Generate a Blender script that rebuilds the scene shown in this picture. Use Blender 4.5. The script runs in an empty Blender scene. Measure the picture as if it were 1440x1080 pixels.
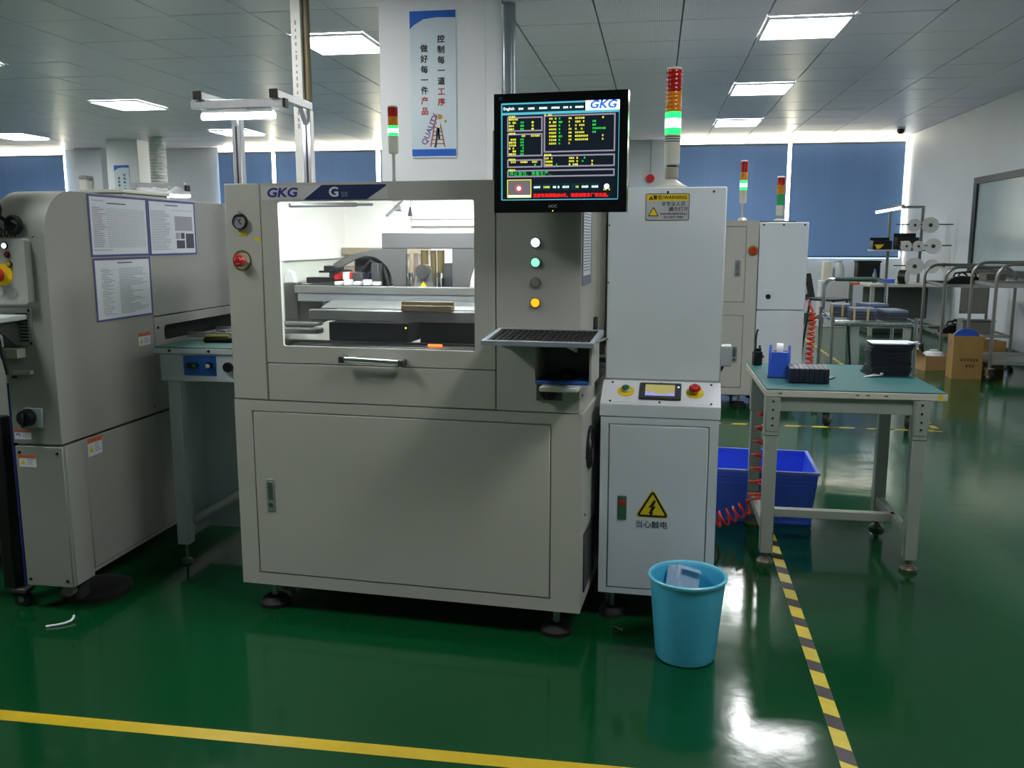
import bpy, math, random
from mathutils import Vector, Matrix, Euler

random.seed(7)
sc = bpy.context.scene
col = sc.collection
PI = math.pi
R = math.radians

# ------------------------------------------------------------------ camera
cam_d = bpy.data.cameras.new('camera')
cam_d.lens = 31.25
cam_d.sensor_width = 36.0
cam_d.clip_end = 200
cam = bpy.data.objects.new('camera', cam_d)
col.objects.link(cam)
cam.location = (0, 0, 1.35)
cam.rotation_euler = (R(90 - 9.22), 0, R(9.1))
sc.camera = cam

# ------------------------------------------------------------------ daylight outside the windows, exposure
w = bpy.data.worlds.new('daylight')
sc.world = w
w.use_nodes = True
bg = w.node_tree.nodes['Background']
bg.inputs[0].default_value = (1.0, 0.93, 0.74, 1)
bg.inputs[1].default_value = 9.0
sc.view_settings.view_transform = 'Standard'
sc.view_settings.look = 'None'
sc.view_settings.gamma = 1.0
sc.view_settings.use_curve_mapping = False
sc.view_settings.exposure = 1.0
PANEL = 15.0            # ceiling LED panels
TUBE = 14.0            # LED tubes
CAVITY = 80.0          # lamp inside the printer


# ------------------------------------------------------------------ materials
def lin(c):
    out = []
    for x in c[:3]:
        x = x / 255.0
        out.append(x / 12.92 if x <= 0.04045 else ((x + 0.055) / 1.055) ** 2.4)
    return (*out, 1)


MATS = {}


def mat(name, c, rough=0.5, metal=0.0, var=0.06, scale=6.0, bump=0.0, bscale=200.0, spec=0.5, coat=0.0, trans=0.0):
    if name in MATS:
        return MATS[name]
    m = bpy.data.materials.new(name)
    m.use_nodes = True
    nt = m.node_tree
    b = nt.nodes['Principled BSDF']
    b.inputs['Roughness'].default_value = rough
    b.inputs['Metallic'].default_value = metal
    b.inputs['Specular IOR Level'].default_value = spec
    b.inputs['Coat Weight'].default_value = coat
    b.inputs['Transmission Weight'].default_value = trans
    tc = nt.nodes.new('ShaderNodeTexCoord')
    no = nt.nodes.new('ShaderNodeTexNoise')
    no.inputs['Scale'].default_value = scale
    no.inputs['Detail'].default_value = 5
    nt.links.new(tc.outputs['Object'], no.inputs['Vector'])
    cr = nt.nodes.new('ShaderNodeValToRGB')
    L = lin(c)
    cr.color_ramp.elements[0].position = 0.3
    cr.color_ramp.elements[1].position = 0.7
    cr.color_ramp.elements[0].color = (*[x * (1 - var) for x in L[:3]], 1)
    cr.color_ramp.elements[1].color = (*[min(1, x * (1 + var)) for x in L[:3]], 1)
    nt.links.new(no.outputs['Fac'], cr.inputs['Fac'])
    nt.links.new(cr.outputs['Color'], b.inputs['Base Color'])
    if bump:
        n2 = nt.nodes.new('ShaderNodeTexNoise')
        n2.inputs['Scale'].default_value = bscale
        n2.inputs['Detail'].default_value = 2
        nt.links.new(tc.outputs['Object'], n2.inputs['Vector'])
        bp = nt.nodes.new('ShaderNodeBump')
        bp.inputs['Strength'].default_value = bump
        bp.inputs['Distance'].default_value = 0.002
        nt.links.new(n2.outputs['Fac'], bp.inputs['Height'])
        nt.links.new(bp.outputs['Normal'], b.inputs['Normal'])
    MATS[name] = m
    return m


def glow(name, c, strength, base=None):
    if name in MATS:
        return MATS[name]
    m = bpy.data.materials.new(name)
    m.use_nodes = True
    b = m.node_tree.nodes['Principled BSDF']
    b.inputs['Base Color'].default_value = lin(base or c)
    b.inputs['Roughness'].default_value = 0.4
    b.inputs['Emission Color'].default_value = lin(c)
    b.inputs['Emission Strength'].default_value = strength
    MATS[name] = m
    return m


def pane(name, tint, gloss=0.06, rough=0.02):
    m = bpy.data.materials.new(name)
    m.use_nodes = True
    nt = m.node_tree
    nt.nodes.clear()
    o = nt.nodes.new('ShaderNodeOutputMaterial')
    mx = nt.nodes.new('ShaderNodeMixShader')
    tr = nt.nodes.new('ShaderNodeBsdfTransparent')
    gl = nt.nodes.new('ShaderNodeBsdfGlossy')
    tr.inputs[0].default_value = lin(tint)
    gl.inputs['Roughness'].default_value = rough
    mx.inputs[0].default_value = gloss
    nt.links.new(tr.outputs[0], mx.inputs[1])
    nt.links.new(gl.outputs[0], mx.inputs[2])
    nt.links.new(mx.outputs[0], o.inputs[0])
    MATS[name] = m
    return m


CREAM = mat('cream powder coat', (192, 193, 183), 0.42, var=0.03, scale=3, bump=0.06, bscale=700)
CREAMI = mat('cream inner panel', (230, 227, 221), 0.45, var=0.02)
PALE = mat('pale blue grey powder coat', (220, 228, 233), 0.42, var=0.03, scale=3, bump=0.06, bscale=700)
PALEW = mat('white console enamel', (226, 229, 234), 0.4, var=0.02)
GREYM = mat('warm grey machine enamel', (168, 167, 161), 0.45, var=0.03, scale=3)
GREYF = mat('shaded olive grey enamel', (146, 152, 142), 0.45, var=0.04, scale=3)  # placement machine front: its weaker light is put into this darker grey
CONV = mat('light grey conveyor enamel', (190, 203, 208), 0.42, var=0.03, scale=3)
BENCHG = mat('grey green bench tube', (158, 166, 155), 0.4, var=0.05, scale=8)
WALLM = mat('white wall paint', (212, 218, 224), 0.6, var=0.02, scale=1.5)
COLM = mat('white column paint', (240, 243, 244), 0.5, var=0.02, scale=1.5)
BLACK = mat('black plastic', (16, 16, 18), 0.4)
BLACKR = mat('black rubber', (20, 20, 20), 0.65)
SCREW = mat('dark screw', (48, 46, 42), 0.4, metal=0.6)
DARKG = mat('dark grey metal', (66, 66, 68), 0.45, metal=0.3)
STEEL = mat('brushed steel', (176, 176, 174), 0.28, metal=1.0, var=0.08, scale=20)
ALU = mat('anodised aluminium', (206, 208, 210), 0.34, metal=0.85, var=0.05, scale=20)
CHROME = mat('chrome', (215, 216, 218), 0.12, metal=1.0)
BRASSY = mat('worn zinc foot', (128, 122, 104), 0.4, metal=0.7, var=0.15, scale=60)
MATG = mat('green bench mat', (44, 100, 102), 0.6, spec=.3, var=0.05, scale=9)
EDGE = mat('cream laminate edge', (206, 204, 190), 0.5, var=0.05, scale=30)
RED = mat('red plastic', (196, 30, 26), 0.35)
YEL = mat('yellow print', (232, 205, 30), 0.45)
AMB = mat('amber lens', (214, 128, 22), 0.22)
REDL = mat('red lens', (168, 26, 22), 0.22)
GREENB = mat('green button', (14, 96, 62), 0.3)
WHITE = mat('white paper', (232, 236, 244), 0.55, var=0.02)
INK = mat('black ink', (24, 24, 26), 0.6)
INKG = mat('grey ink', (132, 134, 140), 0.6)
REDI = mat('red ink', (196, 44, 48), 0.55)
BLUEI = mat('blue ink', (24, 104, 206), 0.5)
LOGOB = mat('logo blue', (34, 48, 138), 0.45)
NAVY = mat('navy banner', (40, 52, 92), 0.4)
PLATE = mat('banner plate', (206, 208, 206), 0.4)
ORANGE = mat('orange header', (226, 104, 26), 0.5)
PURPLE = mat('violet document frame', (84, 84, 150), 0.4)
BLUEP = mat('blue control plate', (22, 88, 168), 0.45)
BLUEC = mat('blue crate plastic', (84, 124, 255), 0.38, var=0.05)
BLUED = mat('blue dispenser plastic', (58, 100, 222), 0.33, var=0.04)
CYAN = mat('turquoise bin plastic', (84, 198, 234), 0.35, var=0.05, scale=10)
HOSE = mat('orange red hose', (226, 58, 34), 0.3)
CARD = mat('cardboard', (150, 118, 66), 0.75, var=0.08, scale=12)
CARDL = mat('light cardboard', (176, 140, 96), 0.75, var=0.08, scale=12)
CLEARP = mat('milky reel plastic', (214, 216, 214), 0.3, var=0.05, scale=40)
GLASS = pane('clear window glass', (238, 242, 240), 0.07)
GLASSD = pane('outer window glass', (250, 250, 246), 0.04)
LEDP = glow('lit LED diffuser', (255, 255, 255), PANEL)
LEDT = glow('lit LED tube', (244, 246, 255), TUBE)
LEDC = glow('lit cavity lamp', (246, 248, 255), CAVITY)
LGREEN = glow('lit green lens', (24, 255, 84), 1.5)
LGREENC = glow('lit green core', (170, 255, 190), 2.6)
LWHITE = glow('lit white button', (232, 236, 255), 3.0)
LMINT = glow('lit green button', (120, 232, 170), 0.9)
LORANGE = glow('lit orange button', (255, 140, 16), 1.1)


# blinds: cloth that lets a little daylight through
def blind_mat():
    m = bpy.data.materials.new('blue blind cloth')
    m.use_nodes = True
    nt = m.node_tree
    b = nt.nodes['Principled BSDF']
    b.inputs['Roughness'].default_value = 0.5
    tc = nt.nodes.new('ShaderNodeTexCoord')
    mp = nt.nodes.new('ShaderNodeMapping')
    mp.inputs['Scale'].default_value = (9, 1, 0.4)
    no = nt.nodes.new('ShaderNodeTexNoise')
    no.inputs['Scale'].default_value = 1.0
    cr = nt.nodes.new('ShaderNodeValToRGB')
    cr.color_ramp.elements[0].color = lin((122, 160, 212))
    cr.color_ramp.elements[1].color = lin((132, 170, 222))
    nt.links.new(tc.outputs['Object'], mp.inputs[0])
    nt.links.new(mp.outputs[0], no.inputs['Vector'])
    nt.links.new(no.outputs['Fac'], cr.inputs['Fac'])
    nt.links.new(cr.outputs['Color'], b.inputs['Base Color'])
    tl = nt.nodes.new('ShaderNodeBsdfTranslucent')
    tl.inputs[0].default_value = lin((120, 156, 200))
    mx = nt.nodes.new('ShaderNodeMixShader')
    mx.inputs[0].default_value = 0.05
    nt.links.new(b.outputs[0], mx.inputs[1])
    nt.links.new(tl.outputs[0], mx.inputs[2])
    nt.links.new(mx.outputs[0], nt.nodes['Material Output'].inputs[0])
    return m


BLIND = blind_mat()


def floor_mat():
    m = bpy.data.materials.new('green epoxy floor')
    m.use_nodes = True
    nt = m.node_tree
    b = nt.nodes['Principled BSDF']
    b.inputs['Roughness'].default_value = 0.16
    b.inputs['Specular IOR Level'].default_value = 0.55
    tc = nt.nodes.new('ShaderNodeTexCoord')
    no = nt.nodes.new('ShaderNodeTexNoise')
    no.inputs['Scale'].default_value = 0.9
    no.inputs['Detail'].default_value = 6
    cr = nt.nodes.new('ShaderNodeValToRGB')
    cr.color_ramp.elements[0].position = 0.3
    cr.color_ramp.elements[1].position = 0.75
    cr.color_ramp.elements[0].color = lin((4, 63, 30))
    cr.color_ramp.elements[1].color = lin((10, 73, 39))
    nt.links.new(tc.outputs['Object'], no.inputs['Vector'])
    nt.links.new(no.outputs['Fac'], cr.inputs['Fac'])
    nt.links.new(cr.outputs['Color'], b.inputs['Base Color'])
    n2 = nt.nodes.new('ShaderNodeTexNoise')
    n2.inputs['Scale'].default_value = 9.0
    n2.inputs['Detail'].default_value = 4
    nt.links.new(tc.outputs['Object'], n2.inputs['Vector'])
    bp = nt.nodes.new('ShaderNodeBump')
    bp.inputs['Strength'].default_value = 0.035
    bp.inputs['Distance'].default_value = 0.02
    nt.links.new(n2.outputs['Fac'], bp.inputs['Height'])
    nt.links.new(bp.outputs['Normal'], b.inputs['Normal'])
    mr = nt.nodes.new('ShaderNodeMapRange')
    mr.inputs['To Min'].default_value = 0.08
    mr.inputs['To Max'].default_value = 0.16
    nt.links.new(n2.outputs['Fac'], mr.inputs['Value'])
    nt.links.new(mr.outputs[0], b.inputs['Roughness'])
    return m


def tile_mat():
    m = bpy.data.materials.new('perforated metal ceiling tile')
    m.use_nodes = True
    nt = m.node_tree
    b = nt.nodes['Principled BSDF']
    b.inputs['Roughness'].default_value = 0.36
    tc = nt.nodes.new('ShaderNodeTexCoord')
    mp = nt.nodes.new('ShaderNodeMapping')
    mp.inputs['Scale'].default_value = (60, 60, 60)
    vo = nt.nodes.new('ShaderNodeTexVoronoi')
    vo.inputs['Randomness'].default_value = 0.0
    vo.inputs['Scale'].default_value = 1.0
    cr = nt.nodes.new('ShaderNodeValToRGB')
    cr.color_ramp.elements[0].position = 0.2
    cr.color_ramp.elements[1].position = 0.3
    cr.color_ramp.elements[0].color = lin((172, 172, 178))
    cr.color_ramp.elements[1].color = lin((252, 240, 255))  # faint magenta tint in the colour offsets green light bounced off the floor
    nt.links.new(tc.outputs['Object'], mp.inputs[0])
    nt.links.new(mp.outputs[0], vo.inputs['Vector'])
    nt.links.new(vo.outputs['Distance'], cr.inputs['Fac'])
    nt.links.new(cr.outputs['Color'], b.inputs['Base Color'])
    return m


FLOORM = floor_mat()
TILEM = tile_mat()


# ------------------------------------------------------------------ mesh builder
class MB:
    def __init__(s):
        s.v = []
        s.f = []

    def add(s, vs, fs, M=None):
        o = len(s.v)
        s.v += [tuple(M @ Vector(p)) if M is not None else tuple(p) for p in vs]
        s.f += [tuple(i + o for i in f) for f in fs]
        return s

    def box(s, x0, x1, y0, y1, z0, z1, c=0.0, M=None):
        X, Y, Z = (x0, x1), (y0, y1), (z0, z1)
        c = min(c, (x1 - x0) * .45, (y1 - y0) * .45, (z1 - z0) * .45)
        if c <= 0:
            vs = [(X[i], Y[j], Z[k]) for i in (0, 1) for j in (0, 1) for k in (0, 1)]
            fs = [(0, 1, 3, 2), (4, 6, 7, 5), (0, 4, 5, 1), (2, 3, 7, 6), (0, 2, 6, 4), (1, 5, 7, 3)]
            return s.add(vs, fs, M)
        vs, ix = [], {}
        for i in (0, 1):
            for j in (0, 1):
                for k in (0, 1):
                    for a in range(3):
                        p = [X[i] + (c if i == 0 else -c), Y[j] + (c if j == 0 else -c), Z[k] + (c if k == 0 else -c)]
                        p[a] = (X[i], Y[j], Z[k])[a]
                        ix[i, j, k, a] = len(vs)
                        vs.append(tuple(p))
        fs = []
        for i in (0, 1):
            q = [ix[i, 0, 0, 0], ix[i, 0, 1, 0], ix[i, 1, 1, 0], ix[i, 1, 0, 0]]
            fs.append(tuple(q if i == 0 else q[::-1]))
            q = [ix[0, i, 0, 1], ix[1, i, 0, 1], ix[1, i, 1, 1], ix[0, i, 1, 1]]
            fs.append(tuple(q if i == 0 else q[::-1]))
            q = [ix[0, 0, i, 2], ix[0, 1, i, 2], ix[1, 1, i, 2], ix[1, 0, i, 2]]
            fs.append(tuple(q if i == 0 else q[::-1]))
        cen = Vector(((x0 + x1) / 2, (y0 + y1) / 2, (z0 + z1) / 2))

        def orient(q):
            a, b2, c2 = [Vector(vs[t]) for t in q[:3]]
            n = (b2 - a).cross(c2 - a)
            mid = sum((Vector(vs[t]) for t in q), Vector()) / len(q)
            return tuple(q) if n.dot(mid - cen) > 0 else tuple(q[::-1])
        for i in (0, 1):
            for j in (0, 1):
                fs.append(orient([ix[i, j, 0, 0], ix[i, j, 1, 0], ix[i, j, 1, 1], ix[i, j, 0, 1]]))
                fs.append(orient([ix[i, 0, j, 0], ix[i, 1, j, 0], ix[i, 1, j, 2], ix[i, 0, j, 2]]))
                fs.append(orient([ix[0, i, j, 1], ix[1, i, j, 1], ix[1, i, j, 2], ix[0, i, j, 2]]))
                for k in (0, 1):
                    fs.append(orient([ix[i, j, k, 0], ix[i, j, k, 1], ix[i, j, k, 2]]))
        return s.add(vs, fs, M)

    def cyl(s, p0, p1, r0, r1=None, n=16, M=None):
        r1 = r0 if r1 is None else r1
        p0, p1 = Vector(p0), Vector(p1)
        d = (p1 - p0).normalized()
        a = d.orthogonal().normalized()
        b = d.cross(a)
        vs = []
        for p, r in ((p0, r0), (p1, r1)):
            for i in range(n):
                t = 2 * PI * i / n
                vs.append(tuple(p + (a * math.cos(t) + b * math.sin(t)) * r))
        fs = [(i, (i + 1) % n, n + (i + 1) % n, n + i) for i in range(n)]
        fs.append(tuple(range(n - 1, -1, -1)))
        fs.append(tuple(range(n, 2 * n)))
        return s.add(vs, fs, M)

    def tube(s, pts, r, n=8, M=None, caps=True):
        pts = [Vector(p) for p in pts]
        vs, fs = [], []
        up = None
        for i, p in enumerate(pts):
            t = (pts[min(i + 1, len(pts) - 1)] - pts[max(i - 1, 0)]).normalized()
            if up is None:
                up = t.orthogonal().normalized()
            up = (up - t * up.dot(t)).normalized()
            b = t.cross(up)
            for k in range(n):
                a = 2 * PI * k / n
                vs.append(tuple(p + (up * math.cos(a) + b * math.sin(a)) * r))
        for i in range(len(pts) - 1):
            for k in range(n):
                fs.append((i * n + k, i * n + (k + 1) % n, (i + 1) * n + (k + 1) % n, (i + 1) * n + k))
        if caps:
            fs.append(tuple(range(n - 1, -1, -1)))
            fs.append(tuple((len(pts) - 1) * n + k for k in range(n)))
        return s.add(vs, fs, M)

    def lathe(s, prof, n=24, M=None, cx=0, cy=0, cz=0, caps=True):
        vs, fs = [], []
        for r, z in prof:
            for k in range(n):
                a = 2 * PI * k / n
                vs.append((cx + r * math.cos(a), cy + r * math.sin(a), cz + z))
        for i in range(len(prof) - 1):
            for k in range(n):
                fs.append((i * n + k, i * n + (k + 1) % n, (i + 1) * n + (k + 1) % n, (i + 1) * n + k))
        if caps and prof[0][0] > 0:
            fs.append(tuple(range(n - 1, -1, -1)))
        if caps and prof[-1][0] > 0:
            fs.append(tuple((len(prof) - 1) * n + k for k in range(n)))
        return s.add(vs, fs, M)

    def prism(s, poly, axis, a0, a1, M=None):
        def P(p, a):
            return {'x': (a, p[0], p[1]), 'y': (p[0], a, p[1]), 'z': (p[0], p[1], a)}[axis]
        n = len(poly)
        ar = sum(poly[i][0] * poly[(i + 1) % n][1] - poly[(i + 1) % n][0] * poly[i][1] for i in range(n))
        if (ar < 0) != (axis == 'y'):
            poly = poly[::-1]
        vs = [P(p, a0) for p in poly] + [P(p, a1) for p in poly]
        fs = [(i, (i + 1) % n, n + (i + 1) % n, n + i) for i in range(n)]
        fs += [tuple(range(n - 1, -1, -1)), tuple(range(n, 2 * n))]
        return s.add(vs, fs, M)

    def ring(s, o, i, y0, y1, rad=0.0, n=4, M=None):
        # rectangular plate in x,z with a round-cornered opening; o, i = (x0,x1,z0,z1)
        oc = [(o[0], o[2]), (o[1], o[2]), (o[1], o[3]), (o[0], o[3])]
        ic = [(i[0], i[2]), (i[1], i[2]), (i[1], i[3]), (i[0], i[3])]
        arcs = []
        st = [PI, 1.5 * PI, 0, .5 * PI]
        sg = [(1, 1), (-1, 1), (-1, -1), (1, -1)]
        for k in range(4):
            if rad <= 0:
                arcs.append([ic[k]])
                continue
            c = (ic[k][0] + sg[k][0] * rad, ic[k][1] + sg[k][1] * rad)
            arcs.append([(c[0] + rad * math.cos(st[k] + .5 * PI * t / n), c[1] + rad * math.sin(st[k] + .5 * PI * t / n)) for t in range(n + 1)])
        vs, fs = [], []
        for y in (y0, y1):
            for p in oc:
                vs.append((p[0], y, p[1]))
            for a in arcs:
                for p in a:
                    vs.append((p[0], y, p[1]))
        L = len(arcs[0])
        H = 4 + 4 * L

        def I(k, t):
            return 4 + k * L + t
        for off, fl in ((0, False), (H, True)):
            for k in range(4):
                for t in range(L - 1):
                    q = (off + k, off + I(k, t + 1), off + I(k, t))
                    fs.append(q if fl is False else q[::-1])
                k2 = (k + 1) % 4
                q = (off + k, off + k2, off + I(k2, 0), off + I(k, L - 1))
                fs.append(q if fl is False else q[::-1])
        for k in range(4):
            k2 = (k + 1) % 4
            fs.append((k, H + k, H + k2, k2))
        m = 4 * L
        for t in range(m):
            a, b = 4 + t, 4 + (t + 1) % m
            fs.append((a, b, H + b, H + a))
        return s.add(vs, fs, M)

    def mesh(s, name, m, smooth=True):
        me = bpy.data.meshes.new(name)
        me.from_pydata(s.v, [], s.f)
        me.update()
        if smooth:
            me.polygons.foreach_set('use_smooth', [True] * len(me.polygons))
            me.set_sharp_from_angle(angle=R(38))
        if m is not None:
            me.materials.append(m)
        return me


def link(name, me, parent=None, label=None):
    o = bpy.data.objects.new(name, me)
    col.objects.link(o)
    if parent is not None:
        o.parent = parent
    if label:
        o['label'] = label
    return o


def part(name, mb, m, parent, label=None, smooth=True):
    return link(name, mb.mesh(name, m, smooth), parent, label)


def tag(o, label, cat, group=None, kind=None):
    o['label'] = label
    o['category'] = cat
    if group:
        o['group'] = group
    if kind:
        o['kind'] = kind
    return o


def thing(name, label, cat, loc=(0, 0, 0), rz=0.0, group=None):
    o = bpy.data.objects.new(name, None)
    o.empty_display_size = 0.1
    col.objects.link(o)
    o.location = loc
    o.rotation_euler = (0, 0, rz)
    return tag(o, label, cat, group)


def struct(name, mb, m, label, cat='structure'):
    o = part(name, mb, m, None)
    return tag(o, label, cat, kind='structure')


def copy_tree(o, parent=None):
    c = o.copy()
    col.objects.link(c)
    c.parent = parent
    for ch in [k for k in bpy.data.objects if k.parent == o]:
        copy_tree(ch, c)
    return c


TXT = {}


def text_mb(body, size, bold=0.0, shear=0.0, sx=1.0, align='CENTER', space=1.0):
    key = (body, size, bold, shear, sx, align, space)
    if key in TXT:
        return TXT[key]
    cjk = any(ord(ch) > 0x2e80 for ch in body)
    cu = bpy.data.curves.new('lettering', 'FONT')
    cu.body = body
    cu.size = size
    cu.offset = 0.0 if cjk else bold
    cu.shear = shear
    cu.space_character = space
    cu.align_x = align
    cu.align_y = 'CENTER'
    cu.resolution_u = 3
    ob = bpy.data.objects.new('lettering', cu)
    col.objects.link(ob)
    me = bpy.data.meshes.new_from_object(ob.evaluated_get(bpy.context.evaluated_depsgraph_get()))
    vs = [(v.co.x * sx, v.co.y, v.co.z) for v in me.vertices]
    fs = [tuple(p.vertices) for p in me.polygons]
    if cjk and bold > 0:      # heavier strokes: the glyphs laid down again with a small shift
        n0, f0, v0 = len(vs), list(fs), list(vs)
        for k, (ddx, ddy) in enumerate(((bold, 0), (0, bold), (bold, bold))):
            vs += [(x + ddx, y + ddy, z + .00012 * (k + 1)) for x, y, z in v0]
            fs += [tuple(i + n0 * (k + 1) for i in f) for f in f0]
    bpy.data.objects.remove(ob)
    bpy.data.curves.remove(cu)
    bpy.data.meshes.remove(me)
    TXT[key] = (vs, fs)
    return TXT[key]


FRONT = Matrix.Rotation(PI / 2, 4, 'X')                                  # facing -Y
SIDE = Matrix.Rotation(PI / 2, 4, 'Z') @ Matrix.Rotation(PI / 2, 4, 'X')   # facing +X


def at(M, *p):
    return Matrix.Translation(p) @ M


def text(name, body, size, m, parent, M, **kw):
    vs, fs = text_mb(body, size, **kw)
    mb = MB().add(vs, fs, M)
    return part(name, mb, m, parent, smooth=False)


def flat(M, x0, x1, y0, y1, t=0.0006):
    # thin printed patch in the plane of M, facing its +z
    return MB().box(x0, x1, y0, y1, 0, t, M=M)


def rrect(w_, h_, r, n=4, cx=0, cy=0):
    pts = []
    for k, (sx, sy) in enumerate(((1, 1), (-1, 1), (-1, -1), (1, -1))):
        for t in range(n + 1):
            a = PI / 2 * (k + t / n)
            pts.append((cx + sx * (w_ / 2 - r) + r * math.cos(a), cy + sy * (h_ / 2 - r) + r * math.sin(a)))
    return pts


def disc_on(M, x, y, r, t0, t1, n=20):
    return MB().cyl((x, y, t0), (x, y, t1), r, n=n, M=M)


# ================================================================== THE ROOM
XL, XR, YF, YB, ZC = -14.0, 4.10, -4.5, 16.0, 3.05
SILL = 1.04
OPEN = [(-12.9, -11.275), (-8.12, -3.3), (0.27, 4.06)]     # window openings in the back wall
struct('floor', MB().box(XL, XR, YF, YB, -0.1, 0), FLOORM, 'glossy green epoxy factory floor', 'floor')
mb = MB().box(XL, XR, YB, YB + .2, 0, SILL)
xs = [XL] + [v for p in OPEN for v in p] + [XR]
for k in range(0, len(xs), 2):
    mb.box(xs[k], xs[k + 1], YB, YB + .2, SILL, ZC + .1)
struct('wall_back', mb, WALLM, 'white far wall with window openings', 'wall')
struct('wall_right', MB().box(XR, XR + .2, YF, YB + .2, 0, ZC + .1), WALLM, 'white wall on the right with a dark framed window', 'wall')
struct('wall_left', MB().box(XL - .2, XL, YF, YB + .2, 0, ZC + .1), WALLM, 'white wall at the left end of the hall', 'wall')
struct('wall_front', MB().box(XL, XR, YF - .2, YF, 0, ZC + .1), WALLM, 'white wall behind the camera', 'wall')
struct('baseboard_back', MB().box(XL, XR, YB - .02, YB, 0, .1, .004), mat('green skirting', (18, 92, 62), 0.4), 'green skirting along the far wall', 'baseboard')
struct('baseboard_right', MB().box(XR - .02, XR, YF, YB - .02, 0, .1, .004), MATS['green skirting'], 'green skirting along the right wall', 'baseboard')

# ceiling: dark backing with one metal tile per grid cell
GX0, GY0, TX, TY = 0.805, 10.45, .65, .75
ceil = struct('ceiling', MB().box(XL, XR, YF, YB, ZC + .02, ZC + .12), mat('dark ceiling void', (40, 42, 44), 0.8),
              'suspended ceiling of grey perforated metal tiles', 'ceiling')
LX = [1.13, -2.77, -6.67, -10.57]
LY = [13.825, 10.825, 7.825, 4.825, 1.825]
lamp_cells = set((round((x - GX0 - TX / 2) / TX), round((y - GY0 - TY / 2) / TY)) for x in LX for y in LY)
tile_me = MB().box(-TX / 2 + .005, TX / 2 - .005, -TY / 2 + .005, TY / 2 - .005, 0, .018, .004).mesh('ceiling_tile', TILEM)
cells = []
i0, i1 = math.floor((XL - GX0) / TX), math.ceil((XR - GX0) / TX)
j0, j1 = math.floor((YF - GY0) / TY), math.ceil((YB - GY0) / TY)
for i in range(i0, i1):
    for j in range(j0, j1):
        if (i, j) in lamp_cells:
            continue
        cx, cy = GX0 + (i + .5) * TX, GY0 + (j + .5) * TY
        d = Vector((cx, cy, ZC - 1.35))
        dirx = math.degrees(math.atan2(-cx, max(cy, .01))) - 9.1
        seen = cy > 5.2 and abs(dirx) < 31
        cells.append((0 if seen else 1, d.length, i, j, cx, cy))
cells.sort()
rest = MB()
for n, (k, d, i, j, cx, cy) in enumerate(cells):
    x0, x1 = max(cx - TX / 2, XL), min(cx + TX / 2, XR)
    y0, y1 = max(cy - TY / 2, YF), min(cy + TY / 2, YB)
    if x1 - x0 < .02 or y1 - y0 < .02:
        continue
    whole = x1 - x0 > TX - .001 and y1 - y0 > TY - .001
    if k == 0 and n < 300:
        me = tile_me if whole else MB().box(x0 - cx + .005, x1 - cx - .005, y0 - cy + .005, y1 - cy - .005, 0, .018, .004).mesh('ceiling_tile', TILEM)
        t = link('ceiling_tile', me, ceil)
        t.location = (cx, cy, ZC)
        t.rotation_euler = (R(random.uniform(-.25, .25)), R(random.uniform(-.25, .25)), 0)
    else:
        rest.box(x0 + .003, x1 - .003, y0 + .003, y1 - .003, ZC, ZC + .018)
o = part('ceiling_tile_field', rest, TILEM, ceil)
o['kind'] = 'stuff'

# LED panels
FRAMEM = mat('white panel frame', (222, 226, 228), 0.45)
panel_frame = MB().ring((-TX / 2 + .002, TX / 2 - .002, -TY / 2 + .002, TY / 2 - .002), (-TX / 2 + .022, TX / 2 - .022, -TY / 2 + .022, TY / 2 - .022), 0, .02, M=Matrix.Rotation(-PI / 2, 4, 'X')).mesh('frame', FRAMEM)
panel_diff = MB().box(-TX / 2 + .022, TX / 2 - .022, -TY / 2 + .022, TY / 2 - .022, .004, .010).mesh('diffuser', LEDP)
lab = {
    (0, 0): 'lit LED ceiling panel nearest the right window blinds',
    (0, 1): 'lit LED ceiling panel above the right aisle, right of the tall signal tower',
    (0, 2): 'lit LED ceiling panel over the workbench at the upper frame edge',
    (1, 0): 'lit LED ceiling panel hidden behind the white column, near the windows',
    (1, 1): 'lit LED ceiling panel hidden behind the white column',
    (1, 2): 'lit LED ceiling panel touching the left side of the white column',
    (2, 0): 'lit LED ceiling panel seen behind the aluminium lamp gantry',
    (2, 1): 'lit LED ceiling panel left of the aluminium lamp gantry, with clear ceiling around it',
    (2, 2): 'lit LED ceiling panel cut by the left picture edge high above the grey machine',
    (3, 0): 'lit LED ceiling panel just above the leftmost blue blind',
}
for i, x in enumerate(LX):
    for j, y in enumerate(LY):
        if i == 3 and j == 4:
            continue
        t = thing('ceiling_light', lab.get((i, j), 'lit LED ceiling panel over the front of the hall, outside the picture'), 'ceiling light', (x, y, ZC - .002), 0,
                  'LED panels in the tiled ceiling')
        link('frame', panel_frame, t)
        link('diffuser', panel_diff, t)

# windows in the back wall
WF = mat('white window frame', (214, 216, 212), 0.45)
for n, (a, b) in enumerate(OPEN):
    f = MB().ring((a, b, SILL, ZC + .02), (a + .05, b - .05, SILL + .05, ZC - .005), YB + .11, YB + .16)
    o = struct('window_%d' % (n + 1), f, WF, ['window behind the leftmost blind', 'wide window behind the lamp gantry', 'wide window behind the two right blinds'][n], 'window')
    k = max(1, round((b - a) / 1.9))
    for q in range(k):
        link('pane', MB().box(a + .05 + (b - a - .1) * q / k, a + .05 + (b - a - .1) * (q + 1) / k, YB + .13, YB + .136, SILL + .05, ZC - .005).mesh('pane', GLASSD), o)

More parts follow.
